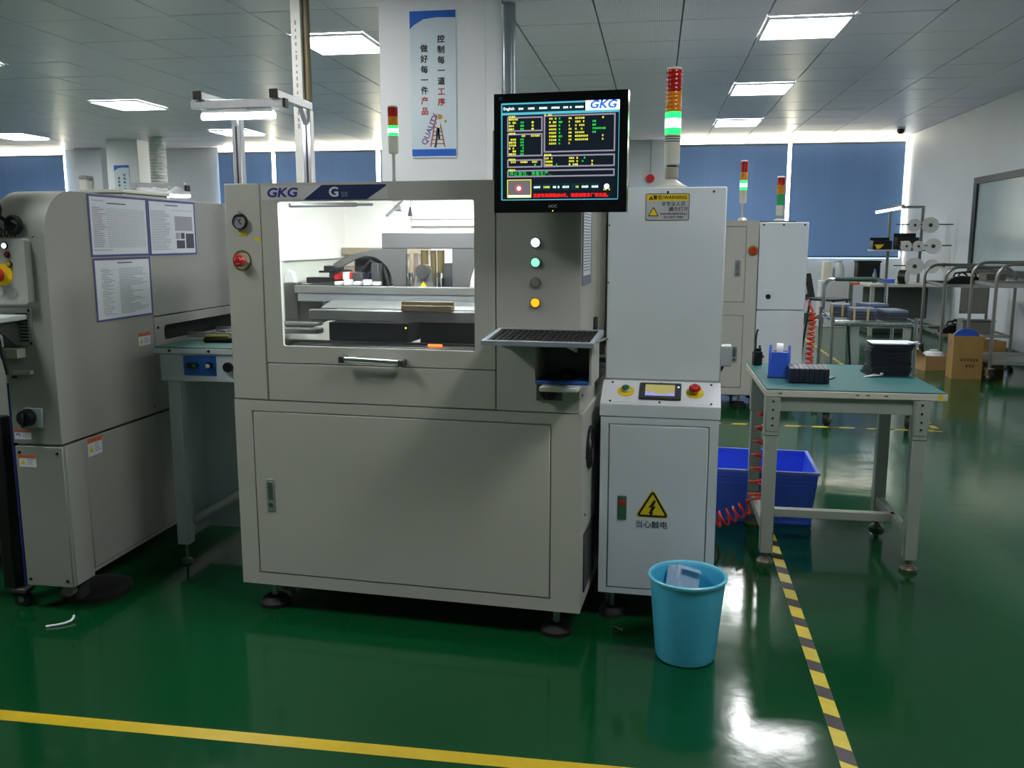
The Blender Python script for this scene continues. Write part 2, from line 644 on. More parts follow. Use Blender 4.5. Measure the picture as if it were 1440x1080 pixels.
BAR = mat('blind bottom bar', (60, 96, 140), 0.4)
blinds = [(-12.9, -11.28, 'leftmost blue roller blind, above the grey machine'),
          (-8.1, -7.05, 'narrow blue roller blind between the flexible duct and the lamp gantry post'),
          (-6.98, -5.05, 'blue roller blind behind the lamp gantry and pipe'),
          (-4.97, -3.32, 'blue roller blind mostly hidden behind the white column'),
          (0.29, 2.155, 'blue roller blind behind the two distant signal towers'),
          (2.215, 4.03, 'wide blue roller blind in the far right corner')]
for a, b, l in blinds:
    t = thing('roller_blind', l, 'blind', ((a + b) / 2, YB - .045, 1.05), 0, 'blue roller blinds on the far windows')
    hw = (b - a) / 2
    nseg = 14
    vs, fs = [], []
    for q in range(nseg + 1):
        x = -hw + 2 * hw * q / nseg
        y = .004 * math.sin(q * 1.7) + .003 * math.sin(q * .7 + a)
        for yy in (y, y + .003):
            vs += [(x, yy, 0.02), (x, yy, 1.89)]
    for q in range(nseg):
        c = q * 4
        fs += [(c, c + 4, c + 5, c + 1), (c + 2, c + 3, c + 7, c + 6), (c + 1, c + 5, c + 7, c + 3), (c, c + 2, c + 6, c + 4)]
    part('fabric', MB().add(vs, fs), BLIND, t)
    part('bottom_bar', MB().box(-hw, hw, -.008, .014, 0, .028, .004), BAR, t)
    part('roller', MB().cyl((-hw, .005, 1.895), (hw, .005, 1.895), .018, n=12), mat('roller tube', (150, 156, 160), .4), t)

# dark framed window in the right wall
DF = mat('dark window frame', (38, 42, 46), 0.4)
M = Matrix.Translation((XR, 0, 0)) @ Matrix.Rotation(PI / 2, 4, 'Z')
f = MB().ring((8.6, 12.6, .92, 2.14), (8.72, 12.48, 1.0, 2.06), 0, .05, M=M)
o = struct('window_4', f, DF, 'dark framed interior window in the right wall', 'window')
frost = mat('hazy interior glass', (168, 184, 186), 0.2, var=0.1, scale=1.2)
part('pane', MB().box(.0, .02, 8.72, 10.6, 1.0, 2.06, M=Matrix.Translation((XR - .022, 0, 0))), frost, o)
part('pane', MB().box(.0, .02, 10.6, 12.48, 1.0, 2.06, M=Matrix.Translation((XR - .022, 0, 0))), frost, o)

# columns
o = tag(part('column', MB().box(-1.86, -1.135, 6.0, 6.62, 0, ZC, .006), COLM, None), 'white square column with a hanging poster', 'column', kind='structure')
o = tag(part('column', MB().box(-9.43, -8.84, 14.5, 15.1, 0, ZC, .006), COLM, None), 'distant white column with a small poster behind the grey machine', 'column', kind='structure')
tag(part('wall_pilaster', MB().box(-10.9, -10.35, 15.75, 16, 0, ZC, .004), WALLM, None), 'white wall pilaster right of the leftmost blind', 'wall', kind='structure')

# pipes and trunking
PVC = mat('white pvc', (214, 214, 206), 0.45)
t = thing('pipe_bundle', 'ivory pvc trunking with a brown pipe beside the lamp gantry', 'pipe', (-2.43, 6.0, 0))
part('trunking', MB().box(-.035, .035, -.03, .03, 0, ZC, .004), PVC, t)
part('pipe', MB().cyl((.058, .02, 0), (.058, .02, ZC), .023, n=14), mat('brown pipe', (110, 100, 72), .5), t)
mb = MB()
for k in range(16):
    z = 2.1 + k * .045
    mb.box(-.006, .004, -.0308, -.03, z, z + random.uniform(.012, .034))
part('printed_mark', mb, INKG, t)['kind'] = 'stuff'
t = thing('steel_conduit', 'bluish steel conduit rising behind the right side of the white column', 'pipe', (-1.10, 6.75, 0))
part('tube', MB().cyl((0, 0, 0), (0, 0, ZC), .045, n=16), mat('bluish zinc', (150, 160, 166), .35, metal=.6), t)
part('clamp', MB().cyl((0, 0, 2.2), (0, 0, 2.24), .05, n=16), STEEL, t)

# posters
def poster(loc, wd, ht, label, big):
    t = thing('wall_poster', label, 'poster', loc)
    BG = mat('poster sheet', (218, 233, 240), 0.25, var=.02)
    part('sheet', MB().prism([(-wd / 2 + p[0], p[1]) for p in [(wd * .02, 0), (wd * .98, 0), (wd, ht * .03), (wd, ht), (0, ht), (0, ht * .03)]], 'y', -.006, 0), BG, t)
    F = at(FRONT, 0, -.0065, 0)
    part('blue_band', flat(F, -wd / 2 + .004, wd / 2 - .004, ht * .012, ht * .06), BLUEI, t)
    mb = MB().prism([(-wd / 2, ht), (wd / 2, ht), (wd / 2, ht * .95), (wd * .1, ht * .955), (-wd * .2, ht * .945), (-wd * .42, ht * .905), (-wd / 2, ht * .88)], 'z', 0, .0006, M=F)
    part('blue_wave', mb, BLUEI, t)
    s = wd * .165
    k = ht * .071
    def column_text(x, z0, chars, m, nm):
        for q, ch in enumerate(chars):
            vs, fs = text_mb(ch, s, bold=s * .045)
            part(nm, MB().add(vs, fs, F @ Matrix.Translation((x, z0 - q * k, .0008))), m, t, smooth=False)
    zt = ht * .805
    column_text(wd * .175, zt, '控制每一道', INK, 'black_character')
    column_text(wd * .175, zt - 5 * k, '工序', REDI, 'red_character')
    column_text(-wd * .195, zt - .86 * k, '做好每一件', INK, 'black_character')
    column_text(-wd * .195, zt - 5.86 * k, '产品', REDI, 'red_character')
    if not big:
        return
    # ladder drawing with a climbing figure and the word QUALITY
    LAD = mat('ladder print', (186, 92, 66), .5)
    mb = MB()
    def bar(x0, z0, x1, z1, w_, m2=mb, d=.0007):
        v = Vector((x1 - x0, z1 - z0)).normalized()
        n = Vector((-v.y, v.x)) * w_ / 2
        m2.add([(x0 - n.x, z0 - n.y, d), (x1 - n.x, z1 - n.y, d), (x1 + n.x, z1 + n.y, d), (x0 + n.x, z0 + n.y, d)], [(0, 1, 2, 3)], F)
    z0, zT = ht * .075, ht * .30
    bar(-wd * .075, z0, wd * .06, zT, .008)
    bar(wd * .24, z0, wd * .10, zT, .008)
    for q in range(7):
        u = .1 + q * .125
        bar(-wd * .075 + wd * .135 * u, z0 + (zT - z0) * u, wd * .24 - wd * .14 * u, z0 + (zT - z0) * u, .006)
    part('ladder_drawing', mb, LAD, t, smooth=False)
    mb = MB()
    bar(wd * .03, z0 + .0, wd * .07, z0 + .07, .012, mb, .0012)
    bar(wd * .07, z0 + .07, wd * .10, z0 + .125, .02, mb, .0012)
    bar(wd * .12, z0 + .05, wd * .10, z0 + .12, .012, mb, .0012)
    bar(wd * .0, z0, wd * .05, z0 + .003, .008, mb, .0012)
    part('figure_trousers', mb, mat('dark green print', (34, 48, 44), .5), t, smooth=False)
    mb = MB()
    bar(wd * .10, z0 + .12, wd * .11, z0 + .18, .024, mb, .0011)
    bar(wd * .12, z0 + .165, wd * .24, z0 + .15, .010, mb, .0011)
    part('figure_shirt', mb, mat('pale print', (236, 238, 236), .5), t, smooth=False)
    mb = disc_on(F, wd * .145, z0 + .195, .016, 0, .0013, 14)
    mb.cyl((wd * .26, z0 + .165, 0), (wd * .26, z0 + .165, .0013), .009, n=10, M=F)
    part('figure_cap', mb, mat('mustard print', (206, 160, 74), .5), t, smooth=False)
    vs, fs = text_mb('QUALITY', .052, bold=.001, sx=1.0)
    Q = F @ Matrix.Translation((-wd * .085, z0 + .115, .0009)) @ Matrix.Rotation(R(66), 4, 'Z') @ Matrix.Rotation(R(0), 4, 'Z')
    part('violet_lettering', MB().add(vs, fs, Q), mat('violet print', (126, 70, 140), .5), t, smooth=False)


poster((-1.49, 5.999, 1.895), .31, .94, 'tall glossy poster with black and red characters on the white column', True)
poster((-9.16, 14.499, 1.75), .28, .87, 'small far poster on the distant white column left of the duct', False)

# foil duct hanging from the ceiling far left
prof = []
for k in range(93):
    prof.append((.128 if k % 2 else .142, k * .025 - .02))
t = thing('flexible_duct', 'crinkled silver foil duct dropping from the ceiling', 'duct', (-8.35, 14.3, .75))
part('hose', MB().lathe(prof, 20), mat('foil', (222, 222, 220), .32, metal=.35, var=.2, scale=14, bump=.8, bscale=30), t)
part('collar', MB().cyl((0, 0, -.03), (0, 0, .02), .16, n=20), STEEL, t)

# dome camera and fire-alarm pull
t = thing('security_camera', 'small black dome camera on the ceiling near the right corner', 'camera', (3.65, 14.8, ZC))
part('mount', MB().cyl((0, 0, -.03), (0, 0, .001), .06, n=20), WALLM, t)
part('dome', MB().lathe([(.055, -.03), (.055, -.06), (.045, -.085), (.025, -.1), (0, -.104)], 18), BLACK, t)
t = thing('alarm_cord', 'red alarm bell with its cable on the far wall left of the tall signal tower', 'alarm', (-.13, 15.98, 2.0))
part('cable', MB().box(-.012, .012, 0, .018, .45, 1.05), mat('grey cable duct', (170, 172, 170), .5), t)
part('bell', MB().cyl((0, -.04, .4), (0, .02, .4), .07, .075, n=18), RED, t)
part('cable_duct', MB().box(-.72, -.62, -.03, .02, -.9, 1.05, .004), PVC, t)

# dispenser on the pilaster and far cabinet seen over the grey machine
t = thing('soap_dispenser', 'small white dispenser bottle on the wall pilaster', 'dispenser', (-10.62, 15.6, 2.17))
part('body', MB().box(-.075, .075, -.08, .15, 0, .30, .03), PVC, t)
part('cap', MB().box(-.08, .08, -.09, .15, .30, .36, .02), mat('grey cap', (150, 150, 150), .4), t)


# ================================================================== small shared builders
def signal_tower(label, loc, r, zs, lit, pole=True, s=1.0):
    """zs = heights above loc: base top, body bottom, body top, green top, amber top, red top"""
    t = thing('signal_tower', label, 'signal light', loc, 0, 'stack lights on the machines')
    b, h0, h1, g, a, rd = zs
    GB = mat('stack light grey body', (196, 196, 184), .4)
    if pole:
        part('base', MB().lathe([(r * 1.5, 0), (r * 1.5, .006), (r * .8, b)], 18), GB, t)
        part('pole', MB().cyl((0, 0, b), (0, 0, h0), r * .32, n=10), mat('pole grey', (176, 178, 176), .35), t)
    else:
        part('base', MB().lathe([(r * 2.1, 0), (r * 2.1, .008), (r * 1.5, .016), (r * .75, b * .55), (r * .7, b * .6)], 22), GB, t)
        part('swivel', MB().lathe([(r * .6, b * .55), (r * .85, b * .7), (r * .85, h0 * .86), (r * .62, h0 * .9)], 18), mat('swivel grey', (150, 148, 132), .4), t)
        part('neck', MB().cyl((0, 0, h0 * .88), (0, 0, h0), r * .7, n=16), BLACK, t)
    body = part('body', MB().lathe([(r * .8, h0 - .004), (r * .97, h0), (r, h0 + (h1 - h0) * .6), (r, h1)], 22), GB, t)
    if not pole:
        for q in range(3):
            zz = h0 + (h1 - h0) * (.74 + q * .08)
            part('vent_slot', MB().lathe([(r * .9, zz), (r * 1.01, zz + .0006), (r * 1.01, zz + .0042), (r * .9, zz + .0048)], 22), DARKG, body)

    def lens(z0, z1, m, nm):
        p = [(r * .985, z0 + .0005)]
        k = 5
        for q in range(k):
            u0 = z0 + (z1 - z0) * (q + .15) / k
            u1 = z0 + (z1 - z0) * (q + .85) / k
            p += [(r * 1.0, u0), (r * 1.0, u1), (r * .97, u1 + (z1 - z0) * .1 / k)]
        p.append((r * .985, z1 - .0005))
        return part(nm, MB().lathe(p, 22), m, t)
    ln = lens(h1, g, LGREEN if lit else mat('green lens', (28, 150, 90), .25), 'green_lens')
    if lit:
        dz = (g - h1)
        part('lit_core', MB().lathe([(r * .9, h1 + dz * .22), (r * 1.012, h1 + dz * .3), (r * 1.012, h1 + dz * .7), (r * .9, h1 + dz * .78)], 22), LGREENC, ln)
    lens(g, a, AMB, 'amber_lens')
    lens(a, rd, REDL, 'red_lens')
    part('cap', MB().lathe([(r, rd), (r * .98, rd + r * .18), (r * .8, rd + r * .3), (0, rd + r * .32)], 22), GB, t)
    return t


def level_foot(parent, x, y, z, r=.05, pad=.035, m=BLACKR, rod=STEEL):
    f = part('levelling_foot', MB().lathe([(r, 0), (r, pad * .45), (r * .72, pad), (r * .3, pad * 1.15)], 24, cx=x, cy=y), m, parent)
    part('threaded_rod', MB().cyl((x, y, pad * .8), (x, y, z + .004), r * .22, n=10), rod, f)
    return f


def warn_label(parent, M, w_, h_, symbol='triangle'):
    s = part('warning_label', flat(M, -w_ / 2, w_ / 2, -h_ / 2, h_ / 2), WHITE, parent)
    part('orange_header', flat(M @ Matrix.Translation((0, 0, .0006)), -w_ / 2, w_ / 2, h_ * .22, h_ / 2), ORANGE, s)
    vs = [(-w_ * .42, -h_ * .3, .0012), (-w_ * .12, -h_ * .3, .0012), (-w_ * .27, h_ * .1, .0012)]
    if symbol == 'triangle':
        part('hazard_triangle', MB().add(vs, [(0, 1, 2)], M), YEL, s, smooth=False)
    else:
        mb = MB().tube([(-w_ * .27 + w_ * .1 * math.cos(a), h_ * .0 + w_ * .1 * math.sin(a) - .004, .0012) for a in [q * .3 - .5 for q in range(13)]], w_ * .025, 6, M)
        part('turn_arrow', mb, BLUEI, s)
    mb = MB()
    for q in range(4):
        mb.box(-w_ * .02, w_ * random.uniform(.25, .42), h_ * (.08 - q * .12), h_ * (.11 - q * .12), .0006, .0012, M=M)
    mb.box(-w_ * .3, w_ * .3, h_ * .31, h_ * .39, .0013, .0018, M=M)
    o = part('fine_print', mb, INKG, s, smooth=False)
    o['kind'] = 'stuff'
    return s


def estop(parent, M, r, disc=True):
    b = part('emergency_stop', MB().cyl((0, 0, .004), (0, 0, r * .8), r * .62, n=18, M=M), mat('yellow collar', (222, 190, 30), .4), parent)
    if disc:
        part('yellow_disc', MB().cyl((0, 0, 0), (0, 0, .0025), r * 1.5, n=28, M=M), YEL, b)
    part('red_mushroom', MB().lathe([(r * .72, r * .7), (r, r * .95), (r * .98, r * 1.2), (r * .8, r * 1.42), (r * .35, r * 1.52), (0, r * 1.53)], 24, M=M), RED, b)
    mb = MB()
    for k in range(3):
        a0 = k * 2 * PI / 3
        mb.tube([(r * .55 * math.cos(a0 + q * .25), r * .55 * math.sin(a0 + q * .25), r * 1.5) for q in range(6)], r * .05, 5, M)
    o = part('arrow_print', mb, mat('pale arrow', (230, 190, 186), .5), b)
    o['kind'] = 'stuff'
    return b


def button(parent, M, r, lens, ring=None, h=.006):
    b = part('button', MB().lathe([(r * 1.25, 0), (r * 1.25, h * .5), (r * 1.1, h), (r * .95, h)], 22, M=M), ring or STEEL, parent)
    part('lens', MB().lathe([(r * .95, 0), (r * .95, h * 1.1), (r * .8, h * 1.5), (0, h * 1.6)], 22, M=M), lens, b)
    return b


def screw(parent, M, r=.004, m=None):
    return part('screw', MB().lathe([(r, 0), (r * .9, r * .5), (r * .5, r * .8), (0, r * .85)], 10, M=M), m or SCREW, parent)


def door_latch(parent, x, z, w_, h_, y):
    l = part('latch', MB().box(x, x + w_, y - .003, y + .002, z, z + h_, .001), mat('zinc latch', (158, 168, 170), .35, metal=.5), parent)
    part('paddle', MB().box(x + w_ * .2, x + w_ * .8, y - .005, y - .002, z + h_ * .38, z + h_ * .92, .001), STEEL, l)
    part('lock', MB().cyl((x + w_ * .5, y - .006, z + h_ * .2), (x + w_ * .5, y - .002, z + h_ * .2), w_ * .28, n=14), CHROME, l)
    return l


# ================================================================== STENCIL PRINTER
PRZ = R(-4.04)
PRO = Vector((-1.476, 2.935, 0))
PRM = Matrix.Translation(PRO) @ Matrix.Rotation(PRZ, 4, 'Z')
p = thing('stencil_printer', 'cream stencil printer with large lit viewing window and GKG banner', 'machine', PRO, PRZ)
W, ZS, ZT = 1.245, .79, 1.54
# lower cabinet
cab = part('base_cabinet', MB().box(0, W + .01, .012, 1.0, .1, ZS - .004, .003), CREAM, p)
dx0, dx1, dz0, dz1 = .072, 1.150, .148, .746
part('cabinet_frame', MB().ring((0, W + .01, .1, ZS - .004), (dx0 - .004, dx1 + .004, dz0 - .004, dz1 + .004), -.002, .014), CREAM, cab)
d = part('cabinet_door', MB().box(dx0, dx1, -.003, .009, dz0, dz1, .002), CREAM, p)
door_latch(d, .113, .382, .032, .12, -.003)
for z in (.22, .42, .62):
    screw(cab, at(SIDE, W + .01, .09, z))
g = part('fan_grille', MB().cyl((W + .008, .17, .64), (W + .016, .17, .64), .075, n=28), BLACK, p)
for q in range(4):
    part('guard_ring', MB().tube([(W + .019, .17 + (.018 + q * .017) * math.cos(a), .64 + (.018 + q * .017) * math.sin(a)) for a in [k * PI / 10 for k in range(21)]], .0018, 5), DARKG, g)
part('cable_port', MB().box(W + .009, W + .015, .06, .3, .15, .36, .003), DARKG, p)
for x, y in ((.095, .06), (1.165, .06), (.095, .93), (1.165, .93)):
    level_foot(p, x, y, .1, .056, .034)
# dark underside clutter
part('drain_valve', MB().box(.33, .36, .08, .16, .07, .1, .004).box(.47, .49, .1, .14, .08, .1, .003), STEEL, p)

# upper shell
part('side_panel', MB().box(0, .02, .03, 1.0, ZS, ZT - .004, .003), CREAM, p)
sp = part('side_panel', MB().box(W - .02, W, .15, .36, ZS, ZT - .06, .002).box(W - .02, W, .03, .152, 1.012, ZT - .06).box(W - .02, W, .03, .152, ZS, .888), CREAM, p)
for y, z in ((.06, 1.04), (.06, .84), (.3, 1.04)):
    screw(sp, at(SIDE, W, y, z))
part('rear_housing', MB().box(W - .02, 1.278, .362, .80, .985, 1.47, .004), CREAM, p)
part('rear_slot', MB().box(W + .001, W + .012, .30, .335, 1.0, 1.08, .002).box(W - .01, 1.28, .36, .364, .94, .984), DARKG, p)
for z in (.905, .967):
    part('transfer_rail', MB().box(W - .01, 1.282, .40, .43, z, z + .015, .002), DARKG, p)
part('back_panel', MB().box(.02, W - .02, .98, 1.0, ZS, ZT - .004), CREAM, p)
part('top_panel', MB().box(0, W - .28, .03, 1.0, ZT - .014, ZT, .003), CREAM, p)
part('cavity_floor', MB().box(.02, W - .02, .04, .98, ZS - .003, ZS + .015), DARKG, p)
part('partition', MB().box(.945, .962, .03, .98, ZS + .016, ZT - .015), CREAMI, p)
lc = part('left_column', MB().box(0, .1325, 0, .035, ZS, ZT, .003), CREAM, p)
hood = part('hood_door', MB().ring((.1365, .9635, .925, ZT), (.2, .893, .984, 1.478), 0, .012, .008), CREAM, p)
part('window_pane', MB().box(.196, .897, .0125, .0155, .98, 1.482), GLASS, hood)
part('lower_panel', MB().box(.1365, .9635, 0, .03, ZS, .921, .002), CREAM, p)
rc = part('control_column', MB().box(.9675, 1.1045, 0, .035, ZS, ZT - .05).box(1.1045, W, 0, .035, ZS, .8885).box(1.1045, W, 0, .035, 1.0100, ZT - .05), CREAM, p)
# hood grip
gr = part('hood_handle', MB().cyl((.437, -.03, .948), (.64, -.03, .942), .0095, n=14), CHROME, p)
for x, z in ((.432, .948), (.645, .941)):
    part('handle_post', MB().box(x - .010, x + .010, -.042, .0, z - .012, z + .012, .003), DARKG, gr)
# banner
F = at(FRONT, 0, -.0004, 0)
bn = part('banner', flat(F, .142, .60, 1.483, 1.530), PLATE, p, 'pale banner strip with blue GKG lettering')
mb = MB().prism([(.298, 1.483), (.365, 1.531), (.592, 1.531), (.596, 1.527), (.525, 1.483)], 'z', .0007, .0012, M=F)
part('navy_flash', mb, NAVY, bn, smooth=False)
text('brand_lettering', 'GKG', .042, LOGOB, bn, F @ Matrix.Translation((.217, 1.5065, .0009)), bold=.0013, shear=.18, sx=1.28)
text('model_lettering', 'G', .044, mat('white lettering', (226, 230, 236), .5), bn, F @ Matrix.Translation((.408, 1.5065, .0014)), bold=.001, sx=1.15)
text('model_lettering', 'SE', .022, mat('grey lettering', (150, 158, 178), .5), bn, F @ Matrix.Translation((.447, 1.499, .0014)), sx=1.2)
# gauge
G = at(FRONT, .059, 0, 1.411)
ga = part('pressure_gauge', MB().lathe([(.027, 0), (.027, .012), (.024, .016), (.0225, .012)], 28, M=G, caps=False), BLACK, p)
part('dial', MB().cyl((0, 0, .002), (0, 0, .011), .023, n=24, M=G), mat('dial grey', (150, 156, 160), .4), ga)
part('needle', MB().box(-.0012, .0012, -.012, .014, .011, .0122, M=G @ Matrix.Rotation(R(40), 4, 'Z')).box(-.0012, .0012, -.005, .014, .011, .0122, M=G @ Matrix.Rotation(R(-20), 4, 'Z')), INK, ga)
part('fitting', MB().cyl((0, .028, .006), (0, .036, .006), .006, n=12, M=G), CHROME, ga)
part('yellow_tag', flat(at(FRONT, .066, -.0004, 1.369), -.018, .018, -.006, .006), YEL, p)
part('yellow_sticker', flat(at(FRONT, .119, -.0004, 1.352) @ Matrix.Rotation(R(-22), 4, 'Z'), -.010, .010, -.006, .006), YEL, p)
E_ = at(FRONT, .0575, 0, 1.279)
part('stop_recess', MB().lathe([(.036, 0), (.036, .002), (.031, .003), (.029, .0005)], 28, M=E_, caps=False), mat('olive recess', (120, 108, 34), .4), p)
estop(p, E_, .0215, False)
# column buttons
for z, l in ((1.341, LWHITE), (1.278, LMINT), (1.213, mat('grey button', (150, 154, 156), .35, metal=.2)), (1.149, LORANGE)):
    button(p, at(FRONT, 1.098, 0, z), .0145, l)
# mouse shelf with blue mat, ledge and main switch
sx0, sx1 = 1.100, 1.288
ms = part('mouse_shelf', MB().box(sx0, sx0 + .004, -.03, .145, .895, 1.005).box(sx1 - .009, sx1, -.03, .145, .895, 1.01, .002).box(sx0, sx1, -.03, .145, .889, .895).box(sx0, sx1, .145, .149, .889, 1.01).box(sx0, sx1, .036, .145, 1.0055, 1.0095), CREAM, p)
part('blue_mat', MB().box(sx0 + .005, sx1 - .01, -.028, .144, .8955, .899, .001).box(sx0 + .005, sx1 - .01, -.036, -.0305, .889, .899, .001), BLUEP, ms)
part('back_plate', MB().box(sx0 + .005, sx1 - .01, .140, .1445, .8995, 1.0), mat('dull grey steel', (120, 118, 110), .5), ms)  # plain grey plate closing the shelf, one even colour
part('grommet', MB().cyl((1.205, .132, .972), (1.205, .1395, .972), .026, n=22), BLACK, ms)
part('ledge_handle', MB().box(1.128, 1.252, -.085, -.0005, .872, .888, .003), CREAMI, p)
sw = part('switch_plate', MB().box(1.103, 1.189, -.004, 0, .83, .888, .001), mat('switch plate grey', (88, 92, 88), .4), p)
part('main_switch', MB().cyl((1.146, -.02, .862), (1.146, -.003, .862), .029, n=24).box(1.141, 1.151, -.03, -.018, .838, .886, .002), BLACK, sw)
text('switch_caption', 'MAIN SWITCH', .008, INK, sw, at(FRONT, 1.146, -.0004, .822))
# keyboard tray and bracket, monitor bracket
tr = part('keyboard_tray', MB().box(.985, 1.325, -.235, -.0005, 1.012, 1.018, .001, M=Matrix.Translation((0, 0, .02)) @ Matrix.Rotation(R(-3.0), 4, 'X')), STEEL, p)
part('tray_bracket', MB().prism([(-.001, 1.02), (-.16, 1.03), (-.16, 1.022), (-.001, .99)], 'x', 1.02, 1.028), CREAM, tr)
part('tray_bracket', MB().prism([(-.001, 1.02), (-.16, 1.03), (-.16, 1.022), (-.001, .99)], 'x', 1.23, 1.238), CREAM, tr)
mbk = part('monitor_bracket', MB().box(.93, .98, .1, .14, ZT, 1.705, .003).box(.93, 1.2, .1, .14, 1.54, 1.62, .003).box(1.13, 1.25, -.03, .1, 1.55, 1.66, .003), GREYF, p)
part('mount_plate', MB().box(1.12, 1.26, -.038, -.03, 1.54, 1.68, .002), BLACK, mbk)

# inside the window
RAILM = mat('cavity rail aluminium', (128, 128, 126), .38, metal=.5, var=.05, scale=20)
part('seam_light_block', MB().ring((.12, .985, .91, ZT - .016), (.188, .905, .972, 1.492), .0165, .03), DARKG, hood)  # added ring behind the hood seams, keeps cavity light from leaking out
cv = part('inner_wall', MB().box(.021, .036, .04, .96, 1.27, ZT - .016).box(.036, .345, .93, .96, 1.31, ZT - .016), CREAMI, p)
part('inner_back', MB().box(.021, .944, .962, .978, ZS + .016, ZT - .016).box(.35, .944, .935, .96, 1.44, 1.455).box(.35, .944, .92, .96, 1.41, 1.425), CREAMI, p)
part('inner_beam', MB().box(.04, .44, .88, .93, 1.285, 1.315, .002).box(.04, .4, .86, .90, 1.21, 1.235, .002), mat('tan beam', (150, 138, 118), .4, metal=.3), p)
part('cavity_lamp', MB().box(.18, .90, .05, .075, ZT - .028, ZT - .0145), LEDC, p)
part('cavity_lamp', MB().box(.40, .72, .55, .60, ZT - .028, ZT - .0145), LEDC, p)
part('gas_strut', MB().cyl((.215, .06, 1.468), (.36, .30, 1.478), .008, n=12).cyl((.33, .28, 1.478), (.40, .36, 1.48), .005, n=10), DARKG, p)
part('camera_clamp', MB().box(.43, .46, .5, .55, 1.46, 1.50, .003).cyl((.47, .5, 1.50), (.42, .45, 1.44), .006, n=8), RAILM, p)
part('indicator_lamp', MB().cyl((.50, .5, 1.44), (.50, .5, 1.475), .012, .004, n=12), BLACK, p)
# squeegee gantry: grey casting with arches
CAST = mat('grey casting', (96, 95, 94), .42, metal=.4, var=.05, scale=14)
ga = part('gantry_beam', MB().box(.405, .93, .43, .50, 1.316, 1.375, .003), CAST, p)
arch = [(.205, 1.255), (.24, 1.277), (.30, 1.297), (.37, 1.312), (.43, 1.316), (.505, 1.316), (.505, 1.16), (.462, 1.16)]
for q in range(9):
    a = q / 8 * PI / 2
    arch.append((.345 + .107 * math.cos(a), 1.175 + .115 * math.sin(a)))
arch += [(.29, 1.272), (.24, 1.246), (.22, 1.240)]
part('arch_plate', MB().prism(arch, 'y', .42, .44), CAST, ga)
arch2 = [(.69, 1.316), (.93, 1.316), (.93, 1.295)]
for q in range(9):
    a = PI / 2 + q / 8 * PI / 2
    arch2.append((.845 + .09 * math.cos(a), 1.175 + .115 * math.sin(a)))
arch2 += [(.75, 1.16), (.69, 1.16)]
part('arch_plate', MB().prism(arch2, 'y', .42, .44), CAST, ga)
part('print_head', MB().prism([(.535, 1.14), (.63, 1.14), (.612, 1.23), (.600, 1.25), (.566, 1.25), (.553, 1.23)], 'y', .40, .43), RAILM, ga)
part('head_motor', MB().cyl((.582, .38, 1.232), (.582, .43, 1.232), .026, n=20), STEEL, ga)
part('hazard_triangle', MB().add([(.566, .3985, 1.168), (.598, .3985, 1.168), (.582, .3985, 1.197)], [(0, 1, 2)]), YEL, ga, smooth=False)
for x in (.525, .645):
    part('guide_rod', MB().cyl((x, .41, 1.14), (x, .41, 1.21), .008, n=12).cyl((x, .41, 1.208), (x, .41, 1.226), .013, n=12), CHROME, ga)
part('head_cylinder', MB().cyl((.565, .47, 1.16), (.565, .47, 1.31), .015, n=12).cyl((.60, .47, 1.16), (.60, .47, 1.31), .012, n=12).cyl((.63, .47, 1.16), (.63, .47, 1.31), .015, n=12), mat('brass column', (128, 112, 76), .35, metal=.7), ga)
part('cable_chain', MB().box(.27, .42, .47, .56, 1.17, 1.285, .01), BLACKR, p)
part('valve_block', MB().box(.29, .335, .40, .45, 1.17, 1.225, .003).box(.37, .40, .40, .45, 1.17, 1.26, .003), DARKG, p)
for q, (x, m2) in enumerate(((.20, RED), (.235, CLEARP), (.265, RED), (.283, CLEARP))):
    part('relay', MB().box(x, x + (.02 if q != 1 else .028), .44, .48, 1.195, 1.225, .002), m2, p)
part('tool_clamp', MB().box(.165, .23, .42, .47, 1.228, 1.25, .003).box(.14, .20, .43, .46, 1.222, 1.23), BLACK, p)
part('side_arm', MB().prism([(.02, 1.17), (.36, 1.205), (.36, 1.165), (.02, 1.10)], 'y', .47, .50), DARKG, p)
part('end_bracket', MB().box(.075, .13, .26, .30, 1.02, 1.19, .002).prism([(.13, 1.00), (.28, 1.065), (.28, 1.13), (.13, 1.13)], 'y', .27, .28), mat('dark bracket', (74, 72, 70), .45, metal=.2), p)
part('white_cover', MB().prism([(.045, 1.18), (.085, 1.18), (.075, 1.225), (.055, 1.235), (.045, 1.22)], 'y', .33, .36), CLEARP, p)
r1 = part('front_rail', MB().box(.127, .94, .24, .27, 1.153, 1.181, .002), RAILM, p)
part('ruler', MB().box(.14, .94, .243, .262, 1.124, 1.152), mat('grey rail', (146, 148, 152), .4, metal=.5), r1)
mb = MB()
for q in range(90):
    x = .27 + q * .0074
    mb.box(x, x + .0025, .2418, .243, 1.133, 1.141)
o = part('ruler_marks', mb, INKG, r1, smooth=False)
o['kind'] = 'stuff'
part('rail_post', MB().box(.24, .252, .245, .265, 1.06, 1.124), RAILM, r1)
part('frame_rail', MB().box(.247, .92, .11, .14, 1.066, 1.104, .003), RAILM, p)
part('stencil_sheet', MB().prism([(.14, 1.106), (.26, 1.13), (.26, 1.133), (.14, 1.109)], 'x', .28, .93), RAILM, p)
part('paste_block', MB().box(.598, .784, .105, .135, 1.1045, 1.125, .002).box(.598, .784, .11, .13, 1.125, 1.138, .001), mat('brown squeegee', (104, 88, 62), .5), p)
part('under_plate', MB().box(.30, .60, .16, .40, .985, 1.055, .002).box(.60, .93, .3, .42, .97, 1.06), mat('matt black plate', (26, 27, 30), .5), p)
part('table_rail', MB().box(.205, .93, .05, .12, .955, .985, .003).box(.03, .94, .13, .16, .95, .99, .003), BLACK, p)
